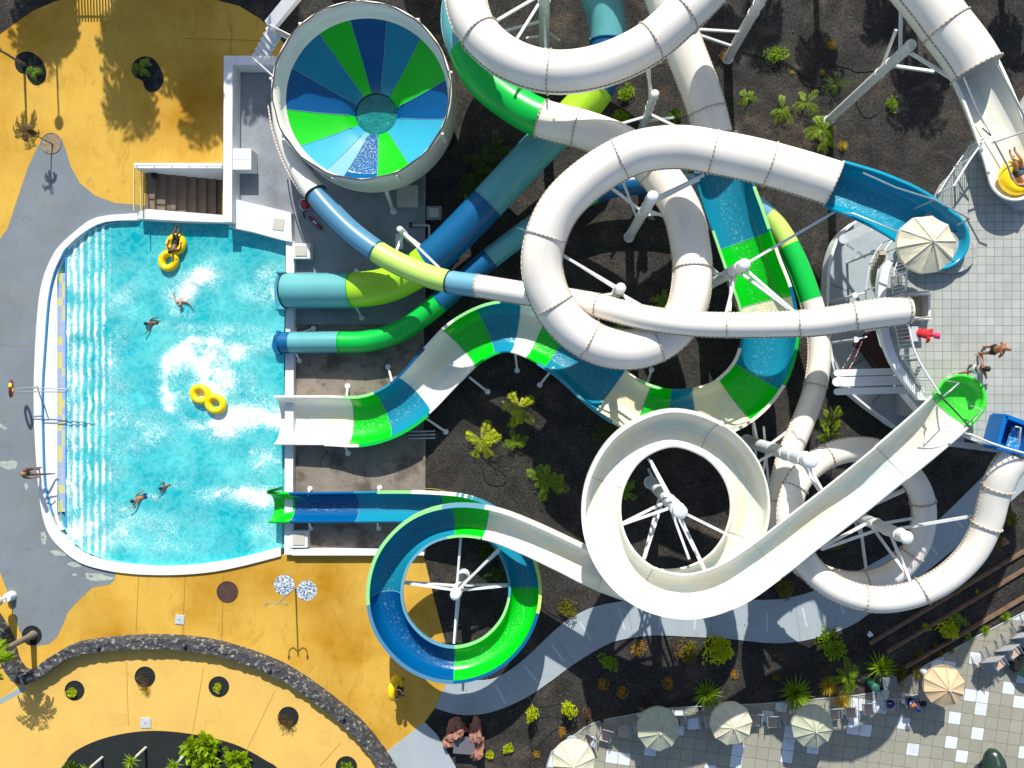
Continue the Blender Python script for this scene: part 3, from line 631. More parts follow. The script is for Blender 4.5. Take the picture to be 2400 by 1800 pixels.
# walkway behind the bowl, upper left
t = thing('service_stair', 'white service stair with thin railings behind the coloured bowl', 'stairs', P(620, 110))
b = MB(); b.beam(P(700, -20, 2.6), P(632, 62, 1.5), .55, .25); b.build('ramp_beam', WALLW, t)
b = MB()
for k in range(7):
    a = P(640 - k * 6.5, 78 + k * 12, 1.3 - k * .17); b.box(a, (.75, .28, .1), -.9)
b.build('steps', WALLW, t)
b = MB()
for (p, q) in (((632, 58, 2.2), (680, 82, 2.2)), ((588, 132, 1.6), (640, 178, 1.6))):
    A, B = P(*p), P(*q); b.cyl(A, B, .03, n=6); b.cyl(A - Vector((0, 0, .8)), B - Vector((0, 0, .8)), .03, n=6)
    for k in range(13): c = A.lerp(B, k / 12); b.cyl(c, c - Vector((0, 0, .8)), .012, n=4)
b.build('railing', STEEL, t)
b = MB(); b.beam(P(655, 85, 1.4), P(618, 150, .4), .06, .2); b.build('blue_stringer', mat('pale_blue_paint', (150, 190, 215), .5), t)
# lava stone wall
def rough_wall(pts, wd, h, name, label):
    c = smooth([(*P(x, y, h).xy, 0) for x, y in pts], 10); b = MB(); prof = 9; n = len(c); vs = []
    for i, p in enumerate(c):
        t = (c[min(i + 1, n - 1)] - c[max(i - 1, 0)]).normalized(); sd = Vector((-t.y, t.x, 0))
        for j in range(prof):
            if j == 0: o_, z = -wd / 2 * 1.1, -.05
            elif j == prof - 1: o_, z = wd / 2 * 1.1, -.05
            else: o_, z = wd * ((j - 1) / (prof - 3) - .5), h
            q = p + sd * o_ + Vector((0, 0, z)); nn = noise.noise_vector(q * 3.5) * .07 + noise.noise_vector(q * 9) * .04
            if z > 0: q += nn
            vs.append(q)
    fs = [(i * prof + j, i * prof + j + 1, (i + 1) * prof + j + 1, (i + 1) * prof + j) for i in range(n - 1) for j in range(prof - 1)]
    b.add(vs, fs); return tag(b.build(name, LAVA), label, 'wall')
lw = rough_wall(wall_c, .5, .55, 'lava_stone_wall', 'long curving wall of rough black lava stone across the yellow deck')
for i, (x, y) in enumerate(((52,1586),(228,1517),(431,1513),(630,1570),(803,1683))):
    t = thing('wall_lamp', 'small round dark lamp on the lava wall, ' + ('at its left bend', 'above the first round planter', 'near the square cover', 'upper right of the last yellow planter', 'closest to the side path')[i], 'lamp', P(x, y, .55), 'small lamps along the lava wall')
    b = MB(); b.cyl(P(x, y, .5), P(x, y, .62), .06); b.build('base', BLACK, t); b = MB(); b.ball(P(x, y, .68), .10); b.build('globe', mat('slate_globe%d' % i, (62, 74, 84), .4), t)

# ------------------------------------------------------------------ slides
def slide(name, label, ctrl, secs, flanges=(), rims=(), step=.22, seam=0.0):
    """ctrl: (px, py, z[, extL, extR]); secs: (t0,t1,material,'tube'|'chute',a,b)"""
    C = [P(c[0], c[1], c[2]) for c in ctrl]; E = [Vector((c[3], c[4], 0)) if len(c) > 3 else Vector((0, 0, 0)) for c in ctrl]; m = len(C)
    def at(t):
        i = max(0, min(m - 2, int(t))); f_ = t - i; g = lambda A, k: A[max(0, min(m - 1, k))]
        pos = cat1(g(C, i - 1), g(C, i), g(C, i + 1), g(C, i + 2), f_); e = E[i].lerp(E[i + 1], f_ * f_ * (3 - 2 * f_)); return pos, e
    def frame(t):
        p, e = at(t); q, _ = at(min(m - 1, t + .03)); o, _ = at(max(0, t - .03)); T = (q - o).normalized()
        sd = Vector((0, 0, 1)).cross(T).normalized(); up = T.cross(sd); return p, T, sd, up, e
    root = thing(name, label, 'water slide', Vector((C[m // 2].x, C[m // 2].y, 0)))
    # cumulative length
    SL = [0]; NS = 40
    for k in range(1, (m - 1) * NS + 1): SL.append(SL[-1] + (at(k / NS)[0] - at((k - 1) / NS)[0]).length)
    def s_of(t): x = t * NS; i = min(len(SL) - 2, int(x)); return SL[i] + (SL[i + 1] - SL[i]) * (x - i)
    def t_list(t0, t1):
        s0, s1 = s_of(t0), s_of(t1); n = max(2, int((s1 - s0) / step)); out = [t0]; k = 0
        for q in range(1, n):
            tgt = s0 + (s1 - s0) * q / n
            while SL[k + 1] < tgt: k += 1
            out.append((k + (tgt - SL[k]) / max(1e-6, SL[k + 1] - SL[k])) / NS)
        return out + [t1]
    def pairs(kind, a, bb, e):
        th = .045
        if kind == 'tube':
            N_ = 28; A = []
            for k in range(N_ + 1): an = -PI / 2 + 2 * PI * k / N_; A.append(((math.cos(an) * (a - th), math.sin(an) * (bb - th)), (math.cos(an) * a, math.sin(an) * bb)))
            return A
        A = []; N_ = 20
        A.append(((a + .10, e[0]), (a + .10, e[0] - .05))); A.append(((a + .01, e[0]), (a + th, e[0] - .05)))
        if e[0] > .02: A.append(((a, e[0] * .5), (a + th, e[0] * .5)))
        for k in range(N_ + 1): an = PI * k / N_; A.append(((math.cos(an) * a, -math.sin(an) * bb), (math.cos(an) * (a + th), -math.sin(an) * (bb + th))))
        if e[1] > .02: A.append(((-a, e[1] * .5), (-a - th, e[1] * .5)))
        A.append(((-a - .01, e[1]), (-a - th, e[1] - .05))); A.append(((-a - .10, e[1]), (-a - .10, e[1] - .05)))
        return A
    def sweep(ts, kind, a0, b0, a1=None, b1=None):
        a1 = a1 or a0; b1 = b1 or b0; mb = MB(); n = None; vs = []; uv = []
        hasL = any(frame(t)[4][0] > .02 for t in ts); hasR = any(frame(t)[4][1] > .02 for t in ts)
        for q, t in enumerate(ts):
            p, T, sd, up, e = frame(t); f_ = q / (len(ts) - 1)
            e = (max(e[0], .021) if hasL else 0, max(e[1], .021) if hasR else 0)
            pr = pairs(kind, a0 + (a1 - a0) * f_, b0 + (b1 - b0) * f_, e); n = len(pr)
            for w_ in (0, 1):
                for j, pp in enumerate(pr): vs.append(p + sd * pp[w_][0] + up * pp[w_][1]); uv.append((s_of(t), j / (n - 1)))
        fs = []
        for q in range(len(ts) - 1):
            o = q * 2 * n; o2 = o + 2 * n
            for j in range(n - 1):
                fs.append((o + j, o + j + 1, o2 + j + 1, o2 + j)); fs.append((o + n + j + 1, o + n + j, o2 + n + j, o2 + n + j + 1))
            if kind != 'tube': fs.append((o, o2, o2 + n, o + n)); fs.append((o + n - 1, o + 2 * n - 1, o2 + 2 * n - 1, o2 + n - 1))
        mb.add(vs, fs, True, uv)
        for o in (0, (len(ts) - 1) * 2 * n):
            for j in range(n - 1): mb.add([vs[o + j], vs[o + j + 1], vs[o + n + j + 1], vs[o + n + j]], [(0, 1, 2, 3)])
        return mb
    for sc in secs:
        t0, t1, m_, kind, a, bb = sc[:6]; a1, b1 = (sc[6], sc[7]) if len(sc) > 7 else (None, None)
        mb = sweep(t_list(t0, t1), kind, a, bb, a1, b1)
        me = mb.build('tube_section' if kind == 'tube' else 'chute_section', m_, root)
        if kind != 'tube' and t0 > .5:
            p, T, sd, up, e = frame(t0); jb = MB(); jb.tube([p + sd * math.cos(PI * k / 16) * (a - .004) - up * math.sin(PI * k / 16) * (bb - .004) for k in range(17)], .014, 4); jb.build('joint_bead', BEAD if m_ in (WHITEW, CREAM) else DUSK, root)
        if kind == 'tube' and seam is not None:
            for sg in (-1, 1):
                mb = MB(); vs = []; fs = []; ts = t_list(t0, t1); uv = []
                for t in ts:
                    p, T, sd, up, e = frame(t); an = seam if sg > 0 else seam + PI
                    d = sd * math.cos(an) + up * math.sin(an); nn = up * math.cos(an) - sd * math.sin(an)
                    for (rr, hh) in ((a - .02, .016), (a + .04, .016), (a + .04, -.016), (a - .02, -.016)): vs.append(p + d * rr + nn * hh); uv.append((s_of(t), 0))
                for q in range(len(ts) - 1):
                    for j in range(4): j2 = (j + 1) % 4; fs.append((q * 4 + j, q * 4 + j2, q * 4 + 4 + j2, q * 4 + 4 + j))
                mb.add(vs, fs, False, uv)
                mb.build('bolted_seam', FLG if m_ in (WHITE,) else m_, root)
    for fl in flanges:
        t, a = fl[0], fl[1]; m_ = fl[2] if len(fl) > 2 else FLG; p, T, sd, up, e = frame(t); mb = MB(); N_ = 60; vs = []; uvs = []
        for (rr, w_) in ((a - .02, -.022), (a + .05, -.022), (a + .05, .022), (a - .02, .022)):
            for k in range(N_): uvs.append((2 * PI * a * k / N_, 0)); an = 2 * PI * k / N_; vs.append(p + T * w_ + (sd * math.cos(an) + up * math.sin(an)) * rr)
        fs = [(r_ * N_ + k, r_ * N_ + (k + 1) % N_, ((r_ + 1) % 4) * N_ + (k + 1) % N_, ((r_ + 1) % 4) * N_ + k) for r_ in range(4) for k in range(N_)]
        mb.add(vs, fs, False, uvs); mb.build('flange', m_, root)
    for rm in rims:   # coloured rim caps: (t0,t1,side,material,a,width,height)
        t0, t1, side, m_, a, wd, ht = rm; mb = MB(); vs = []; fs = []; ts = t_list(t0, t1)
        for t in ts:
            p, T, sd, up, e = frame(t); ee = e[0] if side > 0 else e[1]
            for (rr, hh) in ((a - .015, ee + .012), (a + wd, ee + .012), (a + wd, ee - ht), (a + wd - .03, ee - ht), (a + wd - .03, ee - .06), (a - .015, ee - .01)): vs.append(p + sd * side * rr + up * hh)
        for q in range(len(ts) - 1):
            for j in range(6): j2 = (j + 1) % 6; fs.append((q * 6 + j, q * 6 + j2, q * 6 + 6 + j2, q * 6 + 6 + j))
        mb.add(vs, fs)
        for o in (0, (len(ts) - 1) * 6): mb.add([vs[o + k] for k in range(6)], [tuple(range(6))])
        mb.build('rim', m_, root)
    return root, frame
r = .79
# A: big closed slide with the teal start, ending in the teal exit
A = [(2200,560,9.0),(2135,508,9.0),(2062,470,8.95),(2000,446,8.9),(1922,420,8.7),(1850,398,8.5),(1768,376,8.3),(1690,360,8.0),(1590,345,7.8),(1490,358,7.5),(1400,405,7.2),(1325,470,7.0),(1285,540,6.8),(1270,620,6.6),(1290,700,6.4),(1340,768,6.2),(1410,810,6.1),(1490,818,6.0),(1560,790,5.9),(1605,735,5.75),(1622,660,5.6),(1620,590,5.4),(1600,500,5.15),(1560,430,4.95),(1510,375,4.8),(1450,335,4.6),(1370,305,4.45),(1270,278,4.3),(1200,240,4.1),(1135,185,4.0),(1095,115,3.9),(1078,40,3.8),(1100,-50,3.7),(1170,-110,3.6),(1260,-120,3.5),(1350,-80,3.35),(1405,-10,3.2),(1425,70,3.0),(1420,140,2.85),(1395,210,2.7),(1340,275,2.5),(1270,340,2.3),(1190,425,2.1),(1110,510,1.9),(1030,590,1.7),(965,640,1.5),(900,670,1.3),(825,680,1.15),(760,681,1.05),(680,681,.95),(665,681,.93),(645,681,.9)]
ia = {}
sA, fA = slide('tube_slide', 'widest white looping tube slide with teal open start, ending in the teal pool exit', A,
  [(0,3.6,AQUA,'chute',1.02,.8,.82,.8),(3.6,5.55,WHITE,'tube',r,r),(5.55,7.2,WHITE,'tube',r,r),(7.2,9.4,WHITE,'tube',r,r),(9.4,12.2,WHITE,'tube',r,r),(12.2,14.2,WHITE,'tube',r,r),(14.2,15.6,WHITE,'tube',r,r),(15.6,17.6,WHITE,'tube',r,r),(17.6,20.4,WHITE,'tube',r,r),(20.4,23.5,WHITE,'tube',r,r),(23.5,26.2,WHITE,'tube',r,r),(26.2,27.0,WHITE,'tube',r,r),
   (27.0,30,GREEN,'tube',r,r),(30,34,SEA,'tube',r,r),(34,37.4,SEA,'tube',r,r),(37.4,39.0,NAVY,'tube',r,r),(39.0,40.6,LIME,'tube',r,r),(40.6,42.6,SEA,'tube',r,r),(42.6,44.4,NAVY,'tube',r,r),(44.4,47.0,LIME,'tube',r,r),(47.0,49.5,SEA,'tube',r,r),(49.5,51,TEAL,'chute',.84,.8)],
  flanges=[(t, r) for t in (3.6,5.55,7.2,9.4,12.2,14.2,15.6,17.6,20.4,23.5,26.2,27.0)] + [(37.4,r,NAVY),(39.0,r,LIME),(42.6,r,NAVY),(47.0,r,GREEN),(49.5,r,BLACK)])
def end_cap(root, frame, t, a, bb, m):
    """rounded closed end: the channel profile turned half round the start point"""
    p, T, sd, up, e = frame(t); mb = MB(); N_ = 22; pr = [(.0, -bb), (0.0, -bb - .045)]; inner = []; outer = []
    for k in range(11): an = PI / 2 * k / 10; inner.append((a * math.sin(an), -bb * math.cos(an))); outer.append(((a + .045) * math.sin(an), -(bb + .045) * math.cos(an)))
    loop = inner + [(a + .1, 0), (a + .1, -.05), (a + .045, -.05)] + outer[::-1]; L = len(loop); vs = []; uv = []
    for q in range(N_ + 1):
        ph = PI * q / N_; d = sd * math.cos(ph) - T * math.sin(ph)
        for j, (u, z) in enumerate(loop): vs.append(p + d * u + up * z); uv.append((q * .1, .5 if j < 6 else .9))
    fs = [(q * L + j, q * L + j + 1, (q + 1) * L + j + 1, (q + 1) * L + j) for q in range(N_) for j in range(L - 1)]
    mb.add(vs, fs, True, uv); return mb.build('start_basin', m, root)
# start basin of A
def basin(parent, x, y, z, rx, ry, depth, m, rot=0, name='start_basin', rimm=None):
    b = MB(); n = 36; rings = [(1.14, -.05), (1.14, .0), (1.0, .0), (.95, -.12), (.8, -depth * .85), (.45, -depth), (.001, -depth)]
    c = P(x, y, z); vs = []; M = Matrix.Rotation(rot, 3, 'Z')
    for (k, dz) in rings:
        for i in range(n): an = 2 * PI * i / n; vs.append(c + M @ Vector((math.cos(an) * rx * k, math.sin(an) * ry * k, dz)))
    fs = [(q * n + i, q * n + (i + 1) % n, (q + 1) * n + (i + 1) % n, (q + 1) * n + i) for q in range(len(rings) - 1) for i in range(n)]
    b.add(vs, fs, True, [(0, .5)] * len(vs)); return b.build(name, m, parent)
end_cap(sA, fA, 0, 1.02, .8, AQUA)
# D + S2: from the upper right basin round the off-frame curve, over the top loop, down to the wide open chute
D = [(2380,408,9.3),(2366,358,9.3),(2345,300,9.25),(2318,230,9.2),(2288,163,9.15),(2256,112,9.1),(2218,63,9.0),(2171,0,8.9),(2100,-80,8.7),(2000,-160,8.4),(1860,-190,8.1),(1760,-130,7.8),(1680,-45,7.6),(1600,35,7.45),(1510,110,7.3),(1400,158,7.15),(1288,169,7.0),(1190,138,6.85),(1120,75,6.7),(1092,0,6.5),(1090,-90,6.2),(1140,-190,5.9),(1250,-250,5.6),(1380,-230,5.3),(1480,-150,5.0),(1540,-50,4.7),(1575,40,4.5),(1610,130,4.3),(1648,230,4.1),(1672,320,3.95)]
sD, fD = slide('tube_slide', 'white tube slide from the upper right basin, curving across the top edge', D,
  [(0,4,WHITEW,'chute',.86,.6,.8,.75),(4,5.0,WHITE,'tube',.83,.83),(5.0,6.0,WHITE,'tube',.83,.83),(6,9,WHITE,'tube',.83,.83),(9,13.0,WHITE,'tube',.80,.80),(13,13.85,WHITE,'tube',.8,.8),(13.85,16,WHITE,'tube',.8,.8),(16,17.9,WHITE,'tube',.8,.8),(17.9,19.4,WHITE,'tube',.8,.8),(19.4,25,WHITE,'tube',.8,.8),(25,28.3,WHITE,'tube',.8,.8),(28.3,29,WHITE,'tube',.8,.8)],
  flanges=[(4,.84),(6,.83),(13,.8),(13.85,.8),(16,.8),(17.9,.8),(19.4,.8),(28.3,.8)], seam=.15)
end_cap(sD, fD, 0, .86, .6, WHITEW)
W = [(1672,320,3.9,0,0),(1702,440,3.7,.1,0),(1728,520,3.55,.2,0),(1762,620,3.4,.25,0),(1793,710,3.2,.35,0),(1800,795,3.05,.45,0),(1772,880,2.85,.5,0),(1705,945,2.65,.5,0),(1610,972,2.5,.45,0),(1515,962,2.3,.35,0),(1430,916,2.1,.1,.1),(1335,832,1.85,0,.3),(1245,780,1.7,0,.4),(1172,768,1.55,0,.45),(1097,800,1.4,0,.35),(1035,858,1.25,0,.1),(948,945,1.05,.25,0),(860,984,.92,.3,0),(760,985,.85,.05,0),(642,985,.8,0,0)]
cw = lambda t0, t1, m_: (t0, t1, m_, 'chute', 1.08, .8)
sW, fW = slide('open_slide', 'widest open slide in green, teal and white chequered panels, snaking to the pool', W,
  [(0,.6,WHITEW,'chute',.95,.8,1.05,.8),cw(.6,2.45,TEALW),cw(2.45,4.0,GREENW),cw(4.0,4.7,CREAM),cw(4.7,6.0,TEALW),cw(6.0,6.8,GREENW),cw(6.8,7.75,CREAM),cw(7.75,8.4,TEALW),cw(8.4,9.1,GREENW),cw(9.1,10.0,CREAM),cw(10.0,11.3,TEALW),cw(11.3,11.85,GREENW),cw(11.85,12.5,WHITEW),cw(12.5,13.45,TEALW),cw(13.45,14.35,GREENW),cw(14.35,15.75,WHITEW),cw(15.75,16.6,TEALW),cw(16.6,17.45,GREENW),cw(17.45,19,WHITEW)],
  rims=[(1.2,2.4,1,PALEG,1.08,.13,.1),(2.8,3.8,1,WHITE,1.08,.13,.25),(3.8,4.3,1,NAVY,1.08,.13,.2),(4.3,5.9,1,GREEN,1.08,.13,.2),(5.9,7.2,1,WHITE,1.08,.13,.25),(7.2,8.6,1,TEAL,1.08,.13,.3),(9.6,11.5,1,TEAL,1.08,.13,.15),(2.0,4.1,-1,PALEG,1.08,.1,.08),(5.4,6.9,-1,WHITE,1.08,.12,.1),
        (8.8,9.6,-1,PALEG,1.08,.12,.1),(12.9,14.0,-1,PALEG,1.08,.12,.2),(14.0,15.0,-1,WHITE,1.08,.12,.2),(15.0,16.0,-1,NAVY,1.08,.1,.2),(16.6,17.6,-1,PALEG,1.08,.12,.1),(15.8,17.2,1,GREEN,1.08,.14,.3),(17.2,18,1,WHITE,1.08,.13,.1),(13.2,14.6,1,GREEN,1.08,.08,.1)])
b = MB()
for p, q in (((1143,918,0),(1100,884,1.0)),((1265,902,0),(1297,862,1.5)),((1212,868,0),(1208,828,1.3)),((1045,1012,0),(998,980,.7)),((910,860,0),(920,900,.8)),((815,905,0),(812,935,.7)),((816,1062,0),(806,1040,.5)),((1527,867,0),(1517,900,2)),((1775,1105,0),(1764,985,2.3)),((1805,1180,0),(1790,1000,2.3))):
    b = MB(); b.cyl(P(*p), P(*q), .06, n=8); b.cyl(P(*p), P(*p) + Vector((0, 0, .04)), .14, n=8); b.build('support_leg', STEEL, sW)
# B: small tube feeding the bowl
B = [(2130,726,9.35),(2085,731,9.3),(2005,742,9.0),(1920,755,8.6),(1840,760,8.2),(1705,762,7.6),(1600,757,7.1),(1500,742,6.6),(1400,716,6.0),(1320,700,5.5),(1230,688,5.0),(1120,670,4.4),(1052,660,4.0),(985,640,3.7),(905,603,3.4),(830,550,3.15),(775,497,3.0),(740,455,2.85),(708,408,2.6),(683,358,2.35),(664,300,2.15),(654,240,2.05)]
rb = .46
sB, fB = slide('tube_slide', 'slim white tube slide turning lime and blue before it joins the bowl', B,
  [(0,2,WHITE,'tube',.5,.5),(2,3.6,WHITE,'tube',.48,.48),(3.6,5,WHITE,'tube',rb,rb),(5,8,WHITE,'tube',rb,rb),(8,9.3,WHITE,'tube',rb,rb),(9.3,11.0,WHITE,'tube',rb,rb),(11.0,12.0,DUSK,'tube',rb,rb),(12.0,14.3,PLIME,'tube',rb,rb),(14.3,17,BLUEG,'tube',rb,rb),(17,20.9,WHITE,'tube',rb+.03,rb+.03,.36,.4)],
  flanges=[(.3,.5),(2,.49),(3.6,.47),(5,rb),(8,rb),(9.3,rb),(11.0,rb),(12.0,rb,BLACK),(14.3,rb,NAVY),(17,rb+.03,BLACK)], step=.18, seam=.1)
# C: slim closed slide with two loops
Cc = [(2408,1010,9.1),(2385,1062,8.9),(2352,1110,8.7),(2330,1165,8.4),(2312,1230,8.1),(2275,1300,7.8),(2210,1360,7.5),(2130,1396,7.2),(2045,1405,6.9),(1960,1380,6.65),(1898,1330,6.4),(1862,1265,6.2),(1850,1200,6.0),(1870,1130,5.8),(1920,1080,5.6),(1985,1055,5.4),(2055,1058,5.2),(2115,1095,5.0),(2155,1150,4.8),(2165,1215,4.6),(2148,1280,4.4),(2105,1335,4.2),(2045,1362,4.05),(1975,1365,3.9),(1905,1340,3.75),(1850,1290,3.6),(1826,1230,3.45),(1826,1160,3.3),(1845,1080,3.15),(1878,1000,3.0),(1907,920,2.85),(1920,840,2.7),(1915,760,2.55),(1892,680,2.4),(1860,600,2.2),(1815,525,2.0),(1750,470,1.85),(1670,440,1.75),(1590,430,1.65),(1500,430,1.55),(1410,445,1.45),(1335,480,1.35),(1250,530,1.25),(1150,605,1.15),(1080,665,1.05),(1010,725,1.0),(940,775,.9),(860,800,.8),(780,802,.75),(700,803,.7),(672,803,.7),(648,804,.68)]
rc = .47
sC, fC = slide('tube_slide', 'slim white tube slide with a double loop lower right, ending in the blue pool exit', Cc,
  [(1.15,2.6,WHITE,'tube',.52,.52),(2.6,4,WHITE,'tube',.5,.5)] + [(a, b_, WHITE, 'tube', .49, .49) for a, b_ in ((4,6.6),(6.6,8.2),(8.2,10.4),(10.4,12.8),(12.8,14.3),(14.3,16.6),(16.6,18.4),(18.4,20.3),(20.3,22.2),(22.2,24.4),(24.4,26.8),(26.8,28.3),(28.3,30.2),(30.2,32.7))] +
  [(32.7,34.3,GREEN,'tube',rc,rc),(34.3,35.3,PLIME,'tube',rc,rc),(35.3,38.5,DUSK,'tube',rc,rc),(38.5,40.2,NAVY,'tube',rc,rc),(40.2,41.9,GREEN,'tube',rc,rc),(41.9,43.0,SEA,'tube',rc,rc),(43.0,44.7,NAVY,'tube',rc,rc),(44.7,47.8,GREEN,'tube',rc,rc),(47.8,49.6,SEA,'tube',rc,rc),(49.6,50.5,NAVY,'tube',rc,rc),(50.5,51,NAVY,'chute',rc + .02,rc + .02)],
  flanges=[(t, .5) for t in (2.6,4,6.6,8.2,10.4,12.8,14.3,16.6,18.4,20.3,22.2,24.4,26.8,28.3,30.2)] + [(44.7,rc,NAVY),(47.8,rc,GREEN),(50.5,rc,NAVY)], step=.18)
# S1: open white flume with the green start, loop, coloured ring
S1 = [(2250,938,9.3,0,0),(2226,962,9.26,.1,.1),(2184,1002,9.15,.1,.1),(2087,1083,8.75,.15,.1),(1985,1165,8.15,.2,.1),(1885,1242,7.8,.2,.1),(1795,1312,7.5,.25,.05),(1705,1368,7.25,.4,.05),(1610,1393,7.0,.45,0),(1515,1372,6.8,.45,0),(1445,1310,6.6,.45,0),(1412,1225,6.4,.45,0),(1420,1130,6.2,.45,0),(1475,1045,6.0,.45,0),(1570,1004,5.85,.45,0),(1665,1030,5.7,.45,0),(1730,1095,5.55,.4,0),(1755,1180,5.4,.35,0),(1738,1265,5.25,.3,0),(1685,1335,5.1,.3,0),(1605,1372,4.9,.25,0),(1510,1372,4.7,.2,.05),(1415,1345,4.5,.1,.1),(1320,1300,4.3,0,.2),(1235,1260,4.1,0,.25),(1150,1228,3.95,0,.35),(1065,1220,3.8,0,.42),(985,1245,3.65,0,.42),(925,1308,3.5,0,.42),(905,1390,3.35,0,.4),(925,1468,3.2,0,.4),(985,1530,3.05,0,.4),(1064,1553,2.9,0,.4),(1145,1530,2.75,0,.4),(1205,1470,2.6,0,.4),(1230,1390,2.45,0,.4),(1215,1310,2.3,0,.4),(1170,1240,2.1,0,.35),(1100,1200,1.9,0,.25),(1020,1190,1.7,0,.15),(930,1188,1.45,0,.05),(840,1189,1.2,0,0),(740,1190,1.0,0,0),(628,1190,.75,0,0)]
a_ = .64
c1 = lambda t0, t1, m_: (t0, t1, m_, 'chute', a_, .62)
sS, fS = slide('open_slide', 'long open white flume from the green basin, looping twice and ending as the coloured ring', S1,
  [(0,1,BASIN,'chute',.82,.5,.78,.58),(1,3,WHITEW,'chute',.78,.58,.74,.62),(3,6,WHITEW,'chute',.72,.6),(6,9,WHITEW,'chute',.72,.62,.7,.62),(9,12,WHITEW,'chute',.68,.62),(12,15,WHITEW,'chute',.68,.62),(15,18,WHITEW,'chute',.67,.62),(18,22,WHITEW,'chute',.66,.62),(22,25.15,WHITEW,'chute',.65,.62),
   c1(25.15,26.1,GREENW),c1(26.1,29.1,TEALW),c1(29.1,32,NAVYW),c1(32,35.1,GREENW),c1(35.1,37.4,TEALW),c1(37.4,38.9,GREENW),c1(38.9,41.1,TEALW),c1(41.1,42.5,NAVYW),c1(42.5,43,GREENW)],
  rims=[(6,10,1,WHITE,.7,.12,.3),(10,15,1,WHITE,.68,.14,.35),(22.5,25.2,-1,WHITE,.65,.14,.3),(25.2,26.2,-1,DUSK,a_,.14,.35),(26.2,29.2,-1,PALEG,a_,.14,.35),(29.2,32,-1,BLUEG,a_,.14,.35),(32,34.6,-1,NAVY,a_,.13,.3),(34.6,36,-1,PLIME,a_,.13,.3),(36,38.4,-1,TEAL,a_,.13,.2),(38,39.6,-1,WHITE,a_,.13,.2),(39.6,40.5,-1,PALEG,a_,.12,.1),
        (25.2,26.3,1,PALEG,a_,.1,.1),(26.3,29.2,1,DUSK,a_,.1,.1),(29.2,32,1,DUSK,a_,.1,.1),(32,34.8,1,PALEG,a_,.1,.1),(34.8,37,1,TEAL,a_,.1,.1)])
end_cap(sS, fS, 0, .82, .5, BASIN)
for p, q in (((1840 - 600, 1180, 0), (1240, 1180, .1)),):
    pass
for p, q in (((727,1145,0),(722,1160,.6)),((890,1143,0),(886,1158,.9)),((728,1238,0),(724,1222,.6)),((888,1238,0),(884,1225,.8)),((690,770,0),(695,782,.5)),((702,845,0),(694,828,.5)),((848,745,0),(834,718,.9)),((835,636,0),(850,642,.9)),((735,770,0),(700,782,.4))):
    par = sS if p[1] > 1000 else (sC if p[1] > 765 and p[0] < 740 else sA)
    b = MB(); b.cyl(P(*p), P(*q), .055, n=8); b.cyl(P(*p), P(*p) + Vector((0, 0, .04)), .13, n=8); b.build('support_leg', STEEL, par)

# green slide end fin
b = MB(); b.add([P(624,1150,1.0), P(662,1140,1.0), P(662,1146,.6), P(626,1156,.6)], [(0, 1, 2, 3)]); b.add([P(624,1152,.98), P(662,1142,.98), P(662,1148,.58), P(626,1158,.58)], [(3, 2, 1, 0)]); b.build('splash_fin', GREENW, sS)
# exit lips of teal / blue exits
b = MB(); b.prism([q.xy for q in smooth([Vector((*P(x, y, .15).xy, 0)) for x, y in ((665,640),(652,642),(645,655),(643,682),(646,712),(655,722),(668,722))], 4)], -.05, .16); b.build('exit_lip', TEAL, sA)
b = MB(); b.prism([q.xy for q in smooth([Vector((*P(x, y, .25).xy, 0)) for x, y in ((660,780),(645,784),(638,805),(643,826),(660,830))], 4)], .05, .26); b.build('exit_lip', NAVY, sC)

# ------------------------------------------------------------------ the bowl
bowl = thing('bowl_slide', 'great round funnel bowl painted in green, blue and pale wedges with white walls', 'water slide', P(874, 266, 0))
zr, zc, zh = 3.7, 2.75, 1.25
cr_, cc_, ch_ = P(852, 212, zr), P(861, 231, zc), P(874, 266, zh)
bc = Vector(((cr_.x + cc_.x + ch_.x) / 3, (cr_.y + cc_.y + ch_.y) / 3, 0))
RR, RC_, RH = 3.86, 3.62, .98
b = MB(); n = 96; prof = [(RH * .98, zh - .9), (RC_ * .75, zh - .2), (RR - .12, 1.35), (RR + .03, 1.75), (RR + .05, zr - .05), (RR + .05, zr), (RR - .06, zr), (RR - .08, zc + .25), (RC_, zc)]
vs = [bc + Vector((math.cos(2 * PI * i / n) * q, math.sin(2 * PI * i / n) * q, z)) for q, z in prof for i in range(n)]
b.add(vs, [(k * n + i, k * n + (i + 1) % n, (k + 1) * n + (i + 1) % n, (k + 1) * n + i) for k in range(len(prof) - 1) for i in range(n)], True); b.build('outer_wall', WHITE, bowl)
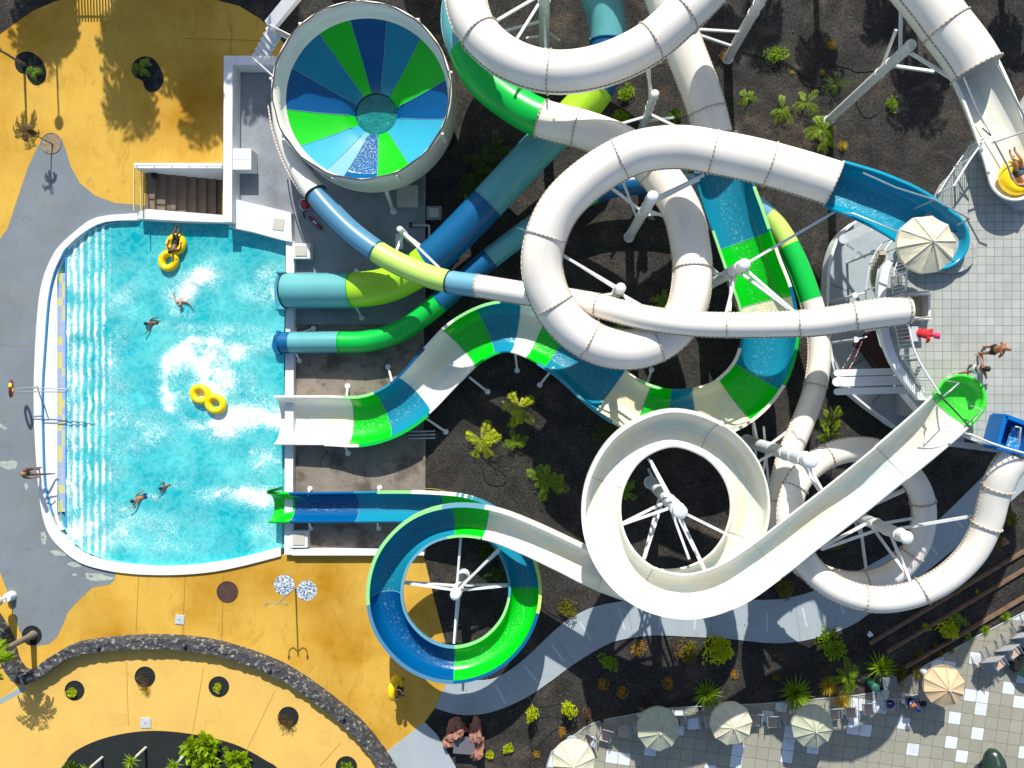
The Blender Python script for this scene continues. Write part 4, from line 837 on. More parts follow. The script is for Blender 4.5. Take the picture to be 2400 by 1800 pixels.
# wedges: compass angle (deg, ccw from +x) of the dividers seen in the picture
wc = [GREENW, NAVYW, TEALW, GREENW, TEALW, NAVYW, GREENW, TEALW, None]
SEAB = gloss('fibreglass_light_teal', (52, 160, 190))
seq = [(-14,14,NAVYD),(14,49,GREEND),(49,76,TEALD),(76,102,NAVYD),(102,126,GREEND),(126,157,TEALD),(157,187,NAVYD),(187,215,GREEND),(215,240,SEAB),(240,253,DUSK),(253,277,NAVYW),(277,303,GREEND),(303,346,SEAB)]
for a0, a1, m_ in seq:
    b = MB(); k = max(3, int((a1 - a0) / 3)); rn = 10; vs = []; uv = []
    for q in range(rn + 1):
        f_ = q / rn; rad = RH + (RC_ - RH) * f_; z = zh + (zc - zh) * (f_ ** 1.25)
        if f_ < .12: z -= (.12 - f_) * 1.6
        for i in range(k + 1): an = R(a0 + (a1 - a0) * i / k); vs.append(bc + Vector((math.cos(an) * rad, math.sin(an) * rad, z))); uv.append((rad, .5 if f_ < .9 else .2))
    b.add(vs, [(q * (k + 1) + i, (q + 1) * (k + 1) + i, (q + 1) * (k + 1) + i + 1, q * (k + 1) + i + 1) for q in range(rn) for i in range(k)], True, uv)
    b.build('funnel_wedge', m_, bowl)
for a0, a1, m_ in seq:
    b = MB(); b.tube([bc + Vector((math.cos(R(a0)) * (RH + (RC_ - RH) * q / 10), math.sin(R(a0)) * (RH + (RC_ - RH) * q / 10), zh + (zc - zh) * (q / 10) ** 1.25 + .008)) for q in range(1, 11)], .016, 4); b.build('joint_bead', DUSK, bowl)
b = MB(); b.sheet([(bc + Vector((math.cos(2 * PI * i / 40), math.sin(2 * PI * i / 40), 0)) * RH * 1.0).xy for i in range(40)], zh - .28)
b.build('drop_pool_water', mat('deep_pool_water', (20, 122, 118), .08, .3, 2, bump=.6, bscale=7), bowl)
b = MB(); b.tube([bc + Vector((math.cos(R(k * 6)) * (RR - .02 + .03 * math.sin(k * 1.7)), math.sin(R(k * 6)) * (RR - .02 + .03 * math.sin(k * 1.7)), zr + .05)) for k in range(60)], .03, 6, True); b.build('water_hose', mat('dark_hose', (70, 66, 62), .6), bowl)
for k in range(9):
    an = R(k * 40 + 12); d = Vector((math.cos(an), math.sin(an), 0)); b = MB()
    b.beam(bc + d * (RR + .08) + Vector((0, 0, zc - .1)), bc + d * (RR + .08) + Vector((0, 0, zr)), .08, .18); b.build('bracket', WHITE, bowl)
    b = MB(); b.cyl(bc + d * 3.3 + Vector((0, 0, 0)), bc + d * 3.62 + Vector((0, 0, 1.45)), .09, n=10); b.build('leg', STEEL, bowl)
for k in range(26):
    pass

# ------------------------------------------------------------------ poles and struts
def pole(label, top, h, rr, struts, cat='support pole', bx=None):
    k = (ZC - h) / ZC; base = (NX + (top[0] - NX) * k, NY + (top[1] - NY) * k); bp = P(*base); tp = Vector((bp.x, bp.y, h))
    t = thing('support_pole', label, cat, bp, 'white steel poles carrying the slides')
    b = MB(); b.cyl(bp, tp, rr * 1.02, rr, 20, False); b.build('post', STEEL, t)
    b = MB(); b.ball(tp, rr * 1.06, 20, 6, (1, 1, .55), 0); b.cyl(tp - Vector((0, 0, .08)), tp, rr * 1.06, rr * 1.06, 20, False); b.build('cap', STEEL, t)
    b = MB(); b.cyl(bp, bp + Vector((0, 0, .05)), rr * 1.25, rr * 1.25, 20); b.build('base_plate', STEEL, t)
    for z in (h * .93, h * .8, h * .68):
        b = MB(); b.cyl(Vector((bp.x, bp.y, z - .05)), Vector((bp.x, bp.y, z + .05)), rr * 1.12, rr * 1.12, 20); b.build('collar', STEEL, t)
    for z, q in struts:
        b = MB(); b.beam(Vector((bp.x, bp.y, z)), P(*q), .10, .10); b.build('strut', STEEL, t)
    return t
pole('tall leaning-looking white pole beside the upper right tube, standing on bare soil', (2135,105), 7.7, .2, [(7.3,(2240,190,8.6)),(6.0,(2190,168,7.0)),(6.9,(2112,5,8.3)),(5.2,(2100,70,6.6))])
pole('white pole inside the upper part of the big white loop', (1530,460), 7.6, .21, [(7.0,(1650,410,7.4)),(6.2,(1640,420,6.6)),(5.6,(1590,520,5.0)),(4.6,(1600,500,4.6)),(5.0,(1420,430,6.6)),(3.4,(1450,400,4.4))])
pole('white pole beside the wide green slide panel, right of the big loop', (1745,620), 7.4, .22, [(7.0,(1860,730,7.8)),(6.2,(1850,725,7.4)),(7.0,(1985,480,8.1)),(6.4,(1700,740,7.0)),(5.6,(1710,730,6.8)),(5.0,(1640,640,5.4)),(4.0,(1640,600,4.9))])
pole('white pole low inside the big white loop, just above the slim tube', (1455,675), 6.4, .2, [(6.1,(1325,602,6.4)),(5.6,(1320,598,6.0)),(5.5,(1480,712,5.8)),(4.8,(1386,696,5.2)),(4.0,(1395,760,5.4)),(5.2,(1545,740,5.6))])
pole('white pole in the centre of the open white flume loop', (1595,1200), 7.6, .26, [(7.3,(1750,1275,6.6)),(6.9,(1525,1080,5.9)),(5.6,(1520,1075,5.5)),(6.4,(1455,1230,6.1)),(5.0,(1455,1228,5.6)),(5.6,(1655,1345,6.0)),(4.6,(1615,1310,4.8)),(4.0,(1510,1310,4.3)),(3.0,(1505,1320,4.2)),(2.6,(1520,1100,.3)),(6.6,(1660,1350,6.3))])
pole('thick white pole between the open flume loop and the slim tube', (1900,1080), 8.2, .27, [(7.6,(1925,1145,7.4)),(7.0,(1920,1150,7.3)),(4.6,(1770,1085,4.6)),(3.4,(1760,1200,4.6)),(3.0,(1860,1000,2.9)),(2.4,(1845,1070,2.9)),(1.8,(1765,985,2.4))])
pole('white pole in the centre of the closed tube double loop', (2125,1260), 7.6, .24, [(6.3,(2298,1206,7.7)),(5.2,(2165,1210,4.6)),(6.2,(2135,1368,7.0)),(4.4,(2120,1340,6.0)),(4.6,(1922,1285,6.2)),(5.8,(1925,1288,5.9)),(3.6,(2030,1335,3.9)),(2.8,(2020,1260,3.4)),(3.0,(2120,1150,4.7)),(2.4,(2125,1145,4.3))])
pole('white pole beside the climbing shrub, right of the lime tube bend', (1535,220), 4.9, .17, [(4.2,(1515,145,6.2)),(3.6,(1520,130,5.8)),(2.4,(1440,295,3.8)),(2.8,(1590,300,3.6)),(1.8,(1580,275,3.4))])
pole('white pole under the top loop, running out of the top edge', (1275,-70), 6.8, .24, [(5.2,(1165,48,6.0)),(3.0,(1175,75,3.6)),(5.0,(1200,110,6.1)),(3.8,(1280,165,6.0)),(2.2,(1310,95,.6)),(1.6,(1235,90,.5)),(2.0,(1290,200,3.6))])
pole('white pole with a side triangle, upper right of the straight white tube', (1800,-30), 6.2, .22, [(2.6,(1618,68,4.2)),(1.2,(1620,76,3.6))])
pole('short white pole in the centre of the coloured ring', (1067,1395), 3.3, .22, [(2.9,(1080,1260,3.1)),(2.7,(1170,1285,3.3)),(2.2,(1172,1290,2.9)),(2.6,(948,1366,2.9)),(1.9,(950,1364,2.5)),(2.6,(1195,1372,2.1)),(1.8,(1195,1370,1.9)),(2.4,(1064,1508,2.4)),(1.4,(1066,1505,2.2))])
pole('short white pole by the pump yard holding the blue section', (937,537), 3.3, .13, [(3.1,(1030,628,3.6)),(2.5,(928,592,3.1)),(2.8,(985,575,3.3))])
b = None
t = thing('steel_prop', 'single slanting white leg below the bowl beside the tank cover', 'support leg', P(922, 495))
b = MB(); b.cyl(P(922, 495, 0), P(903, 440, 1.9), .09, n=10); b.build('shaft', STEEL, t); b = MB(); b.cyl(P(922, 495, 0), P(922, 495, .05), .16); b.build('foot', STEEL, t)

# ------------------------------------------------------------------ start tower and platform
tower = thing('start_tower', 'grey tiled slide start platform on a concrete tower with beams and stairs', 'tower', P(2250, 780))
ZP = 8.5
plat = [(2290,335),(2250,385),(2205,432),(2172,500),(2120,580),(2082,640),(2075,700),(2080,765),(2100,835),(2130,885),(2165,935),(2205,985),(2240,1018),(2285,1035),(2330,1052),(2400,1078),(2520,1080),(2700,700),(2600,200),(2420,200),(2350,300)]
b = MB(); b.prism(px(plat, ZP), ZP - .12, ZP, True); b.build('tiled_floor', PTILE, tower)
b = MB(); b.prism(px([(x * .97 + 98, y) for x, y in plat], ZP - .13), ZP - .7, ZP - .13, True); b.build('concrete_slab', PATH, tower)
edge = smooth([Vector((*P(x, y, ZP).xy, ZP)) for x, y in [(2096,610),(2082,640),(2075,700),(2080,765),(2100,835),(2130,885),(2172,938)]], 4)
b = MB(); L1 = [q.xy for q in edge]; L2 = [(q + Vector((-.3, 0, 0))).xy for q in edge]; band(b, L1, L2, ZP - .2, ZP + .06); b.build('edge_beam', WALLW, tower)
b = MB(); b.prism(px([(2225,560),(2440,560),(2440,985),(2225,985)], 5), 0, ZP - .7); b.build('core_wall', PATH, tower)
for i, (y, wd) in enumerate(((871,.26),(892,.36),(915,.26))):
    b = MB(); b.beam(P(1962, y + 3, 6.4), P(2150, y - 2, 7.0), wd, .2); b.cyl(P(1962, y + 3, 6.3), P(1962, y + 3, 6.5), wd / 2, n=14); b.build('cantilever_beam', WALLW, tower)
b = MB(); b.prism(px([(2140,905),(2200,975),(2240,1010),(2190,1010),(2120,925)], 7), 6.6, 7.2, True); b.prism(px([(2190,1030),(2350,1046),(2350,1062),(2180,1040)], 7), 6.7, 7.3, True); b.build('concrete_slab', WALLW, tower)
# curved stair flights on the left of the tower
b = MB(); bz = MB()
fl1 = [((2078,583),(2056,590)),((2076,600),(2048,604)),((2072,620),(2046,622)),((2070,645),(2044,646)),((2070,668),(2044,668)),((2071,690),(2045,690))]
for k in range(14):
    f_ = k / 13; y = 588 + f_ * 112; x1 = 2078 - 9 * math.sin(f_ * PI); z = 6.4 - .1 * k
    b.prism(px([(x1 - 27 + 10 * (1 - math.sin(f_ * PI)), y), (x1, y), (x1, y + 9.2), (x1 - 27 + 10 * (1 - math.sin(f_ * PI)), y + 9.2)], z), z - .12, z, True)
for k in range(16):
    f_ = k / 15; y = 758 + f_ * 100; x0 = 2052 + 62 * f_ ** 1.4; z = 4.9 - .1 * k
    bz.prism(px([(x0, y), (x0 + 30 - 14 * f_, y), (x0 + 34 - 14 * f_, y + 9), (x0 + 4, y + 9)], z), z - .12, z, True)
b.build('stair_flight', SLAT, tower); bz.build('stair_flight', SLAT, tower)
b = MB(); b.prism(px([(2013,805),(2040,780),(2052,772),(2062,810),(2085,840),(2110,866),(2095,872),(2080,873),(2060,862),(2035,828)], 1.2), .3, 1.2); b.build('dark_block', DARKM, tower)  # dark brown block beside the lower stair flight
rp = [(2005,517),(1963,556),(1942,617),(1937,682),(1938,760),(1945,830),(1960,880),(1985,914),(2028,951),(2072,983),(2104,1005),(2180,1040),(2260,1040),(2260,520)]
b = MB(); b.prism(px(rp, .5), -.1, .5); b.build('ramp_floor', PATH, tower)
rpw = [Vector((*P(x, y, 1.0).xy, 0)) for x, y in rp[:12]]; rs = smooth(rpw, 4)
b = MB(); band(b, [q.xy for q in rs], [(q + Vector((.14, 0, 0))).xy for q in rs], .3, 1.0); b.build('ramp_parapet', WALLW, tower)
b = MB()
for x0, y0, x1, y1 in ((1985,574,2003,586),(2010,590,2030,605),(1948,667,1996,685),(1985,865,2024,841),(2045,945,2070,915),(2146,973,2150,944)):
    a, c = P(x0, y0, .5), P(x1, y1, .5); d = c - a; n = int(d.length / .09); sd = Vector((-d.y, d.x, 0)).normalized() * .05
    for k in range(n):
        p0 = a + d * k / n; p1 = a + d * (k + .5) / n; b.add([v + Vector((0, 0, .01)) for v in (p0 - sd, p1 - sd, p1 + sd, p0 + sd)], [(0, 1, 2, 3)])
b.build('ramp_grip_strip', mat('grip_dark', (84, 90, 92), .8), tower)
for (p, q) in (((2000,555,5.2),(1978,556,5.2)),):
    pass
b = MB(); b.beam(P(2040, 530, 6.2), P(1978, 560, 5.6), .38, .3); b.cyl(P(1978, 560, 5.45), P(1978, 560, 5.75), .19, n=14); b.build('cantilever_beam', WALLW, tower)
# hand rails: curved left rail, stair rails
def railing(parent, pts, z, h=1.05, nb=8, name='railing', m=STEEL, top=.035, bar=.011, spacing=.14, mid=True):
    pts = smooth([Vector((*P(x, y, z).xy, z)) for x, y in pts], 6); up = Vector((0, 0, h))
    b = MB(); b.tube([p + up for p in pts], top, 8); b.tube([p + Vector((0, 0, .12)) for p in pts], top * .7, 6)
    acc = 0; nxt = 0
    for i in range(len(pts) - 1):
        d = (pts[i + 1] - pts[i]).length
        while nxt < acc + d:
            c = pts[i].lerp(pts[i + 1], (nxt - acc) / d); b.cyl(c + Vector((0, 0, .1)), c + up, bar, n=4, caps=False); nxt += spacing
        acc += d
    for k in range(0, len(pts), 7): b.cyl(pts[k], pts[k] + up * 1.0, top * .9, n=8)
    return b.build(name, m, parent)
railing(tower, [(2104,600),(2092,640),(2088,690)], ZP)
railing(tower, [(2094,765),(2108,825),(2132,872),(2165,922)], ZP)
railing(tower, [(2196,455),(2230,400),(2262,355),(2284,330)], ZP, spacing=.11)
railing(tower, [(2232,1012),(2280,1032),(2330,1048),(2400,1066),(2470,1078)], ZP)
railing(tower, [(2066,570),(2040,610),(2028,665),(2026,710),(2030,760),(2028,780)], 5.0, h=1.0, spacing=5)
railing(tower, [(2078,590),(2070,640),(2070,690)], 6.2, h=.9, spacing=5)
for (x, y) in ((2047,592),(2003,692),(2005,796)):
    b = MB(); q = P(x, y, 3.2); b.cyl((q.x, q.y, .4), q, .06, n=10); b.cyl(q, q + Vector((0, 0, .06)), .13, n=14); b.cyl(q, q + Vector((.5, .12, 0)), .035, n=6); b.build('rail_post', STEEL, tower)
b = MB(); RW = mat('red_white_chain', (190, 60, 60), .5, 0, 1, col2=(225, 220, 215), thr=(.49, .51), c2s=9)
b.tube([P(2008,800,2.6), P(1995,830,2.0), P(1968,876,2.3)], .03, 5); b.tube([P(2020,802,2.6), P(2002,845,1.9), P(1982,878,2.3)], .03, 5); b.build('barrier_chain', RW, tower)
# small start box of tube B
t = thing('start_box', 'white rusty walled start box where the slim tube leaves the platform', 'slide start', P(2150, 725, ZP))
b = MB()
for (x0, y0, x1, y1) in ((2118,688,2182,692),(2176,692,2181,742),(2118,742,2184,748)): pbox(b, x0, y0, x1, y1, ZP, ZP + .75)
b.build('side_wall', WHITE, t)
b = MB(); pbox(b, 2136, 693, 2166, 741, ZP, ZP + .3); b.build('seat_ledge', mat('rusty_cream', (200, 190, 150), .6, .3, 5, col2=(130, 90, 40), thr=(.58, .66), c2s=8), t)
b = MB(); b.tube([P(2110, 688, ZP + 1.1), P(2178, 684, ZP + 1.1)], .03, 6); b.tube([P(2110, 750, ZP + 1.1), P(2186, 742, ZP + 1.1)], .03, 6); b.build('handrail', GALV, t)
b = MB(); pbox(b, 2134, 765, 2152, 800, ZP + .9, ZP + .96); tag(b.build('notice_panel', mat('pale_panel', (176, 186, 186), .6)), 'pale blank panel fixed on the rail beside the red clothed person', 'panel')
# curb pads at the starts
b = MB(); b.prism(px(ell(2232,592,55,48), ZP + .16), ZP, ZP + .16); tag(b.build('start_step', PTILE), 'round tiled step behind the teal slide start', 'step')
b = MB(); b.prism(px(ell(2250,918,44,48), ZP + .05), ZP, ZP + .05); tag(b.build('start_step', PTILE), 'low round step behind the green slide start', 'step')
b = MB(); b.prism(px([(2280,330),(2300,330),(2325,400),(2345,455),(2385,490),(2420,490),(2420,470),(2380,470),(2340,420)], ZP + .2), ZP, ZP + .2); tag(b.build('basin_kerb', PATH), 'curved grey kerb around the upper right slide basin', 'kerb')
# grab rails
def grab(label, pts, m=GALV, rr=.032, posts=()):
    b = MB(); b.tube(pts, rr, 8)
    o = tag(b.build('grab_rail', m), label, 'handrail', 'bent steel grab rails at the slide starts')
    for p in posts:
        b = MB(); q = P(*p); b.cyl(q, (q.x, q.y, ZP), rr, n=6); b.build('post', m, o)
grab('long steel rail along the upper side of the teal slide start', [P(2022,405,9.9), P(2100,440,9.9), P(2190,468,9.9), P(2273,513,9.9), P(2245,527,9.2)], posts=[(2190,468,9.9)])
grab('steel rail along the lower side of the teal slide start', [P(1978,500,9.4), P(2000,500,9.8), P(2115,548,9.8), P(2150,556,9.8)])
grab('steel rail crossing the green slide start', [P(2200,925,10), P(2240,965,10), P(2275,1003,10)], mat('dark_steel', (70, 80, 84), .5, metal=.5), posts=[])
grab('angled steel rail above the green basin', [P(2195,940,9.4), P(2212,928,10), P(2247,898,10), P(2220,893,9.4)])
grab('bent steel rail to the right of the green basin', [P(2260,1000,9.3), P(2303,960,9.9), P(2275,951,9.4)])
grab('steel rail on the left edge of the upper right basin', [P(2258,182,9.9), P(2290,260,9.9), P(2322,318,9.9), P(2302,300,9.9)])
grab('steel rail on the right edge of the upper right basin', [P(2335,152,9.9), P(2365,205,9.9), P(2398,270,9.9), P(2402,300,9.4)])
grab('steel bar across the upper right basin beside the rider', [P(2325,335,10), P(2410,305,10)])
grab('slanting steel bar over the floating rider', [P(2330,330,10.2), P(2362,390,10.2), P(2372,420,10.0)])
# blue start pool at the right edge
t = thing('blue_start_pool', 'deep blue start pool with steel rail at the right edge', 'pool', P(2380, 1010, ZP))
bx = [(2358,975),(2420,998),(2408,1066),(2338,1048)]
b = MB(); 
for i in range(4):
    p, q = P(*bx[i], 9.3), P(*bx[(i + 1) % 4], 9.3); b.beam(p - Vector((0, 0, .4)), q - Vector((0, 0, .4)), .14, .8)
b.sheet(px(bx, 8.6), 8.65); b.build('basin', BLUEP, t)
b = MB(); b.sheet(px([(2372,998),(2425,1010),(2410,1060),(2356,1046)], 8.9), 8.9); b.build('water_surface', mat('churned_blue_water', (40, 140, 200), .1, .3, 6, col2=(205, 225, 235), thr=(.52, .6), c2s=9, bump=.6, bscale=9), t)
b = MB(); b.tube([P(2380,1000,9.5), P(2392,1002,9.6), P(2388,1045,9.6)], .035, 8); b.build('handrail', GALV, t)

# ------------------------------------------------------------------ umbrellas, chairs, terrace furniture
def umbrella(label, top, z0, rad, m, h=2.25, rot=0, group='round cream parasols', valance=.12):
    ht = z0 + h; tp = P(top[0], top[1], ht); t = thing('parasol', label, 'parasol', Vector((tp.x, tp.y, z0)), group)
    b = MB(); n = 10; sub = 4; vs = []; rings = [0.0, .25, .5, .75, 1.0]
    for ri, k in enumerate(rings):
        for i in range(n * sub):
            an = rot + 2 * PI * i / (n * sub); fr = (i % sub) / sub; sag = math.sin(fr * PI)
            rr = rad * k * (1 - .045 * sag * k); z = ht - .06 - .42 * k ** 1.15 - .055 * sag * k + .012 * noise.noise(Vector((i * .7, k * 5, top[0])))
            vs.append(Vector((tp.x + math.cos(an) * rr, tp.y + math.sin(an) * rr, z)))
    N_ = n * sub
    for i in range(N_):
        v = vs[(len(rings) - 1) * N_ + i]; sag = math.sin((i % sub) / sub * PI); vs.append(v + Vector((0, 0, -valance - .03 * sag)) + (v - tp) * .01)
    fs = [(q * N_ + (i + 1) % N_, q * N_ + i, (q + 1) * N_ + i, (q + 1) * N_ + (i + 1) % N_) for q in range(len(rings)) for i in range(N_)]
    b.add(vs, fs, False); b.build('canopy', m, t)
    b = MB()
    for k in range(n): an = rot + 2 * PI * k / n; b.tube([Vector((tp.x + math.cos(an) * rad * f_, tp.y + math.sin(an) * rad * f_, ht - .045 - .42 * f_ ** 1.15 + .006)) for f_ in (.05, .25, .5, .75, .99)], .011, 4)
    b.build('rib', m, t)
    b = MB(); b.cyl((tp.x, tp.y, z0), (tp.x, tp.y, ht), .025, n=8); b.build('pole', CHF, t)
    b = MB(); b.cyl((tp.x, tp.y, ht - .05), (tp.x, tp.y, ht + .06), .035, .03, 8); b.build('finial', WALLW, t)
    b = MB(); b.cyl((tp.x, tp.y, z0), (tp.x, tp.y, z0 + .1), .28, .24, 18); b.build('base', PATH, t)
    t.rotation_euler = (R(random.uniform(-3, 3)), R(random.uniform(-3, 3)), 0)
umbrella('cream parasol on the platform shading the teal slide start', (2193,572), ZP, 1.0, CANV, 2.3, .1)
umbrella('bright cream parasol cut by the bottom edge, leftmost on the terrace', (1345,1795), .05, 1.0, CANV, 2.2, .2)
umbrella('grey green parasol, second from left on the terrace', (1544,1725), .05, 1.0, CANVG, 2.2, .35)
umbrella('cream green parasol, middle of the terrace row', (1720,1712), .05, .98, CANV, 2.2, .1)
umbrella('pale parasol with a tube shadow, beside three empty chairs', (1914,1716), .05, .98, CANVG, 2.2, .5)
umbrella('beige sand coloured parasol at the right of the terrace', (2230,1622), .05, .95, CANVB, 2.2, .25)
def chair_master():
    t = thing('sling_chair', 'x', 'chair', (0, 0, 0), 'beige sling chairs on the terrace')
    b = MB(); vs = []; prof = [(-.30, .44), (0, .41), (.18, .40), (.24, .46), (.36, .72), (.47, .98)]
    for y, z in prof:
        for x in (-.23, -.1, .1, .23): vs.append((x, y, z - (.02 if abs(x) < .2 else 0)))
    b.add(vs, [(k * 4 + j, k * 4 + j + 1, k * 4 + 5 + j, k * 4 + 4 + j) for k in range(5) for j in range(3)], True)
    vs2 = [Vector(v) - Vector((0, 0, .015)) for v in vs]; b.add(vs2, [(k * 4 + 4 + j, k * 4 + 5 + j, k * 4 + j + 1, k * 4 + j) for k in range(5) for j in range(3)], True)
    b.build('sling', SLING, t)
    for s_ in (-1, 1):
        b = MB(); b.tube([(s_ * .26, -.34, 0), (s_ * .26, -.30, .40), (s_ * .26, .2, .39), (s_ * .25, .5, 1.0)], .016, 6)
        b.tube([(s_ * .29, -.26, .02), (s_ * .29, -.24, .62), (s_ * .29, .15, .63), (s_ * .29, .32, .62)], .018, 6); b.tube([(s_ * .27, .42, 0), (s_ * .27, .2, .4)], .016, 6)
        b.build('side_frame', CHF, t)
    b = MB(); b.tube([(-.25, .5, 1.0), (.25, .5, 1.0)], .016, 6); b.tube([(-.26, -.31, .40), (.26, -.31, .40)], .016, 6); b.build('cross_bar', CHF, t)
    return t
ch0 = chair_master()
# chairs: (px,py at seat height, rotation deg, label)
chs = [(1374,1735,-38,'empty beige chair half tucked behind the leftmost parasol'),(1417,1722,-15,'empty beige chair turned slightly, right of the leftmost parasol'),(1463,1712,-6,'empty beige chair just left of the grey green parasol'),(1497,1702,0,'beige chair mostly hidden by the left edge of the grey green parasol'),
 (1592,1688,0,'beige chair right of the grey green parasol with a blue bag'),(1624,1694,3,'beige chair draped with a pale towel'),(1664,1690,6,'beige chair behind the left edge of the middle parasol'),(1768,1686,0,'beige chair behind the right edge of the middle parasol'),(1810,1690,2,'empty beige chair, left of the two between the middle and pale parasols'),(1850,1684,-4,'empty beige chair touching the pale parasol'),
 (1955,1672,5,'empty chair nearest the pale parasol on its right'),(1994,1668,4,'empty chair in the middle of three right of the pale parasol'),(2034,1660,2,'empty chair nearest the bins'),(2086,1650,0,'chair holding the round blue bag'),(2130,1640,15,'chair the seated person in blue sits on'),(2165,1626,8,'chair touching the left edge of the beige parasol')]
first = True
for x, y, a, lb in chs:
    q = P(x, y, .45); loc = (q.x, q.y, .05)
    if first: ch0.location = loc; ch0.rotation_euler = (0, 0, R(a)); ch0['label'] = lb; first = False
    else: copy_thing(ch0, loc, R(a), lb)
k = 0
for si, (x, y) in enumerate(((2316,1556),(2350,1530),(2386,1500),(2410,1470))):
    for j in range(6):
        q = P(x, y, .5); d = Vector((.05 * j - .1, .055 * j, 0))
        c = copy_thing(ch0, (q.x + d.x, q.y + d.y, .05 + .11 * j), R(35), ('beige chair stacked in the %s stack at the right edge, %s' % (('leftmost', 'second', 'third', 'outermost')[si], ('at the bottom', 'second from the bottom', 'third from the bottom', 'third from the top', 'second from the top', 'on top')[j])))
        c['group'] = 'stacked beige chairs by the planted slope'
# bags, towels, bins
def blob(name, label, cat, x, y, z, rr, m, sc=(1, 1, .6), jit=.5):
    b = MB(); b.ball(P(x, y, z), rr, 16, 10, sc, jit=jit); return tag(b.build(name, m), label, cat)
o = blob('beach_bag', 'round blue bag on the chair beside the bins', 'bag', 2086, 1650, .56, .22, BLUEC, (1, .9, .6), .3)
b = MB(); b.tube([P(2080, 1650, .62), P(2086, 1648, .8), P(2092, 1650, .62)], .012, 5); b.build('strap', WHC, o)
o = blob('beach_bag', 'dark blue bag at the right edge of the grey green parasol', 'bag', 1588, 1694, .56, .15, BLUEC, (1, 1, .7), .3)
b = MB(); b.tube([P(1583, 1694, .62), P(1588, 1692, .75), P(1593, 1694, .62)], .012, 5); b.build('strap', BLKC, o)
b = MB(); n = 12; vs = []
for j in range(n):
    for i in range(n):
        u_, v_ = i / (n - 1) - .5, j / (n - 1) - .5; q = P(1624, 1692, .55) + Vector((u_ * .52 * (1 - .3 * v_), v_ * .7, .05 * math.sin(i * 1.7 + j * .6) + (.25 * max(0, v_) * 1.4) + .02)); vs.append(q)
b.add(vs, [(j * n + i, j * n + i + 1, (j + 1) * n + i + 1, (j + 1) * n + i) for j in range(n - 1) for i in range(n - 1)], True); tag(b.build('towel', WHC), 'crumpled pale blue white towel spread over a chair', 'towel')
t = thing('sandals', 'pair of black sandals on the terrace below the towel chair', 'sandals', P(1622, 1708, .05))
for x in (1612, 1633):
    b = MB(); b.ball(P(x, 1708, .08), .12, 10, 5, (.45, 1.1, .3)); b.build('sandal', BLKC, t)
def bin_(label, x, y, rr, h, m, sq=False):
    q = P(x, y, h); t = thing('litter_bin', label, 'bin', Vector((q.x, q.y, .05)))
    b = MB()
    if sq: b.box((q.x, q.y, h / 2), (.62, .5, h), .15)
    else: b.cyl((q.x, q.y, .05), (q.x, q.y, h), rr * .85, rr, 18)
    b.build('body', m, t); b = MB()
    if sq: b.box((q.x, q.y, h + .04), (.66, .54, .08), .15); b.box((q.x - .05, q.y + .05, h + .1), (.42, .34, .05), .15)
    else: b.ball((q.x, q.y, h), rr * 1.05, 18, 5, (1, 1, .5), 0)
    b.build('lid', m, t)
bin_('round green litter bin at the terrace edge', 2052, 1612, .2, .8, BINM); bin_('square dark grey bin beside the green one', 2085, 1600, .3, .85, GREYB, True)
bin_('round cream bin partly under the beige parasol', 2178, 1586, .18, .75, WALLW)
for x, y, lb in ((1411,1690,'small black floor lamp behind the second chair on the terrace'),(1640,1661,'small black floor lamp above the towel chair')):
    t = thing('floor_lamp', lb, 'lamp', P(x, y, .05)); b = MB(); b.cyl(P(x, y, .05), P(x, y, .3), .05); b.build('post', BLACK, t); b = MB(); b.ball(P(x, y, .36), .09); b.build('globe', BLACK, t)
b = MB(); b.ball(P(2325, 1800, 1.0), .55, 20, 10, (.95, 1.75, 1.2), 0, jit=.15); o = tag(b.build('olive_jar', mat('dark_green_glaze', (30, 52, 42), .25, .2, 2)), 'tall dark green rounded planter cut by the bottom edge', 'planter')
b = MB(); b.cyl(P(2325, 1790, .0), P(2325, 1790, .3), .5, .55, 20); b.build('base', MAT['dark_green_glaze'], o)
t = thing('round_planter', 'dark round planter at the right edge of the terrace', 'planter', P(2405, 1545, .05)); b = MB(); b.cyl(P(2405, 1545, .05), P(2405, 1545, .5), .8, .85, 30); b.build('pot', MAT['dark_green_glaze'], t)
b = MB(); b.sheet(px(ell(2405,1545,36), .5), .505); b.build('soil', SOIL2, t)
# red rocks with a grey slab
t = thing('rock_seat', 'grey slab set between two red rocks beside the side path', 'rock', P(1090, 1740))
def rock(mb, x, y, z, rr, sc, rot):
    tmp = MB(); tmp.ball((0, 0, 0), rr, 14, 9, sc, jit=.9); M = Matrix.Rotation(rot, 3, 'Z'); c = P(x, y, z)
    mb.add([c + M @ v for v in tmp.v], tmp.f)
b = MB()
for (x, y, z, rr, sc, ro) in ((1072,1708,.35,.5,(1,.75,1.1),.6),(1055,1735,.25,.3,(1,.9,1.1),.2),(1118,1715,.35,.42,(.75,1.2,1.1),.1),(1122,1755,.3,.42,(.75,1,1),-.3),(1118,1770,.2,.22,(1,1,1),0)):
    b = MB(); rock(b, x, y, z, rr, sc, ro); b.build('boulder', ROCK, t)
b = MB(); b.box(P(1088, 1747, .55), (1.0, .8, .08), -.08); b.build('slab', mat('slate_slab', (98, 98, 102), .8, .08, 3), t)
for x, y, rr, m_, lb in ((2040,1487,.12,WALLW,'small white stone left of the timber steps'),(2355,1270,.18,ROCK,'pinkish stone beside the shrub at the right edge'),(1093,1375 + 85,.0,None,'')):
    if m_: b = MB(); rock(b, x, y, .05, rr, (1, .9, .7), .3); tag(b.build('stone', m_), lb, 'stone')
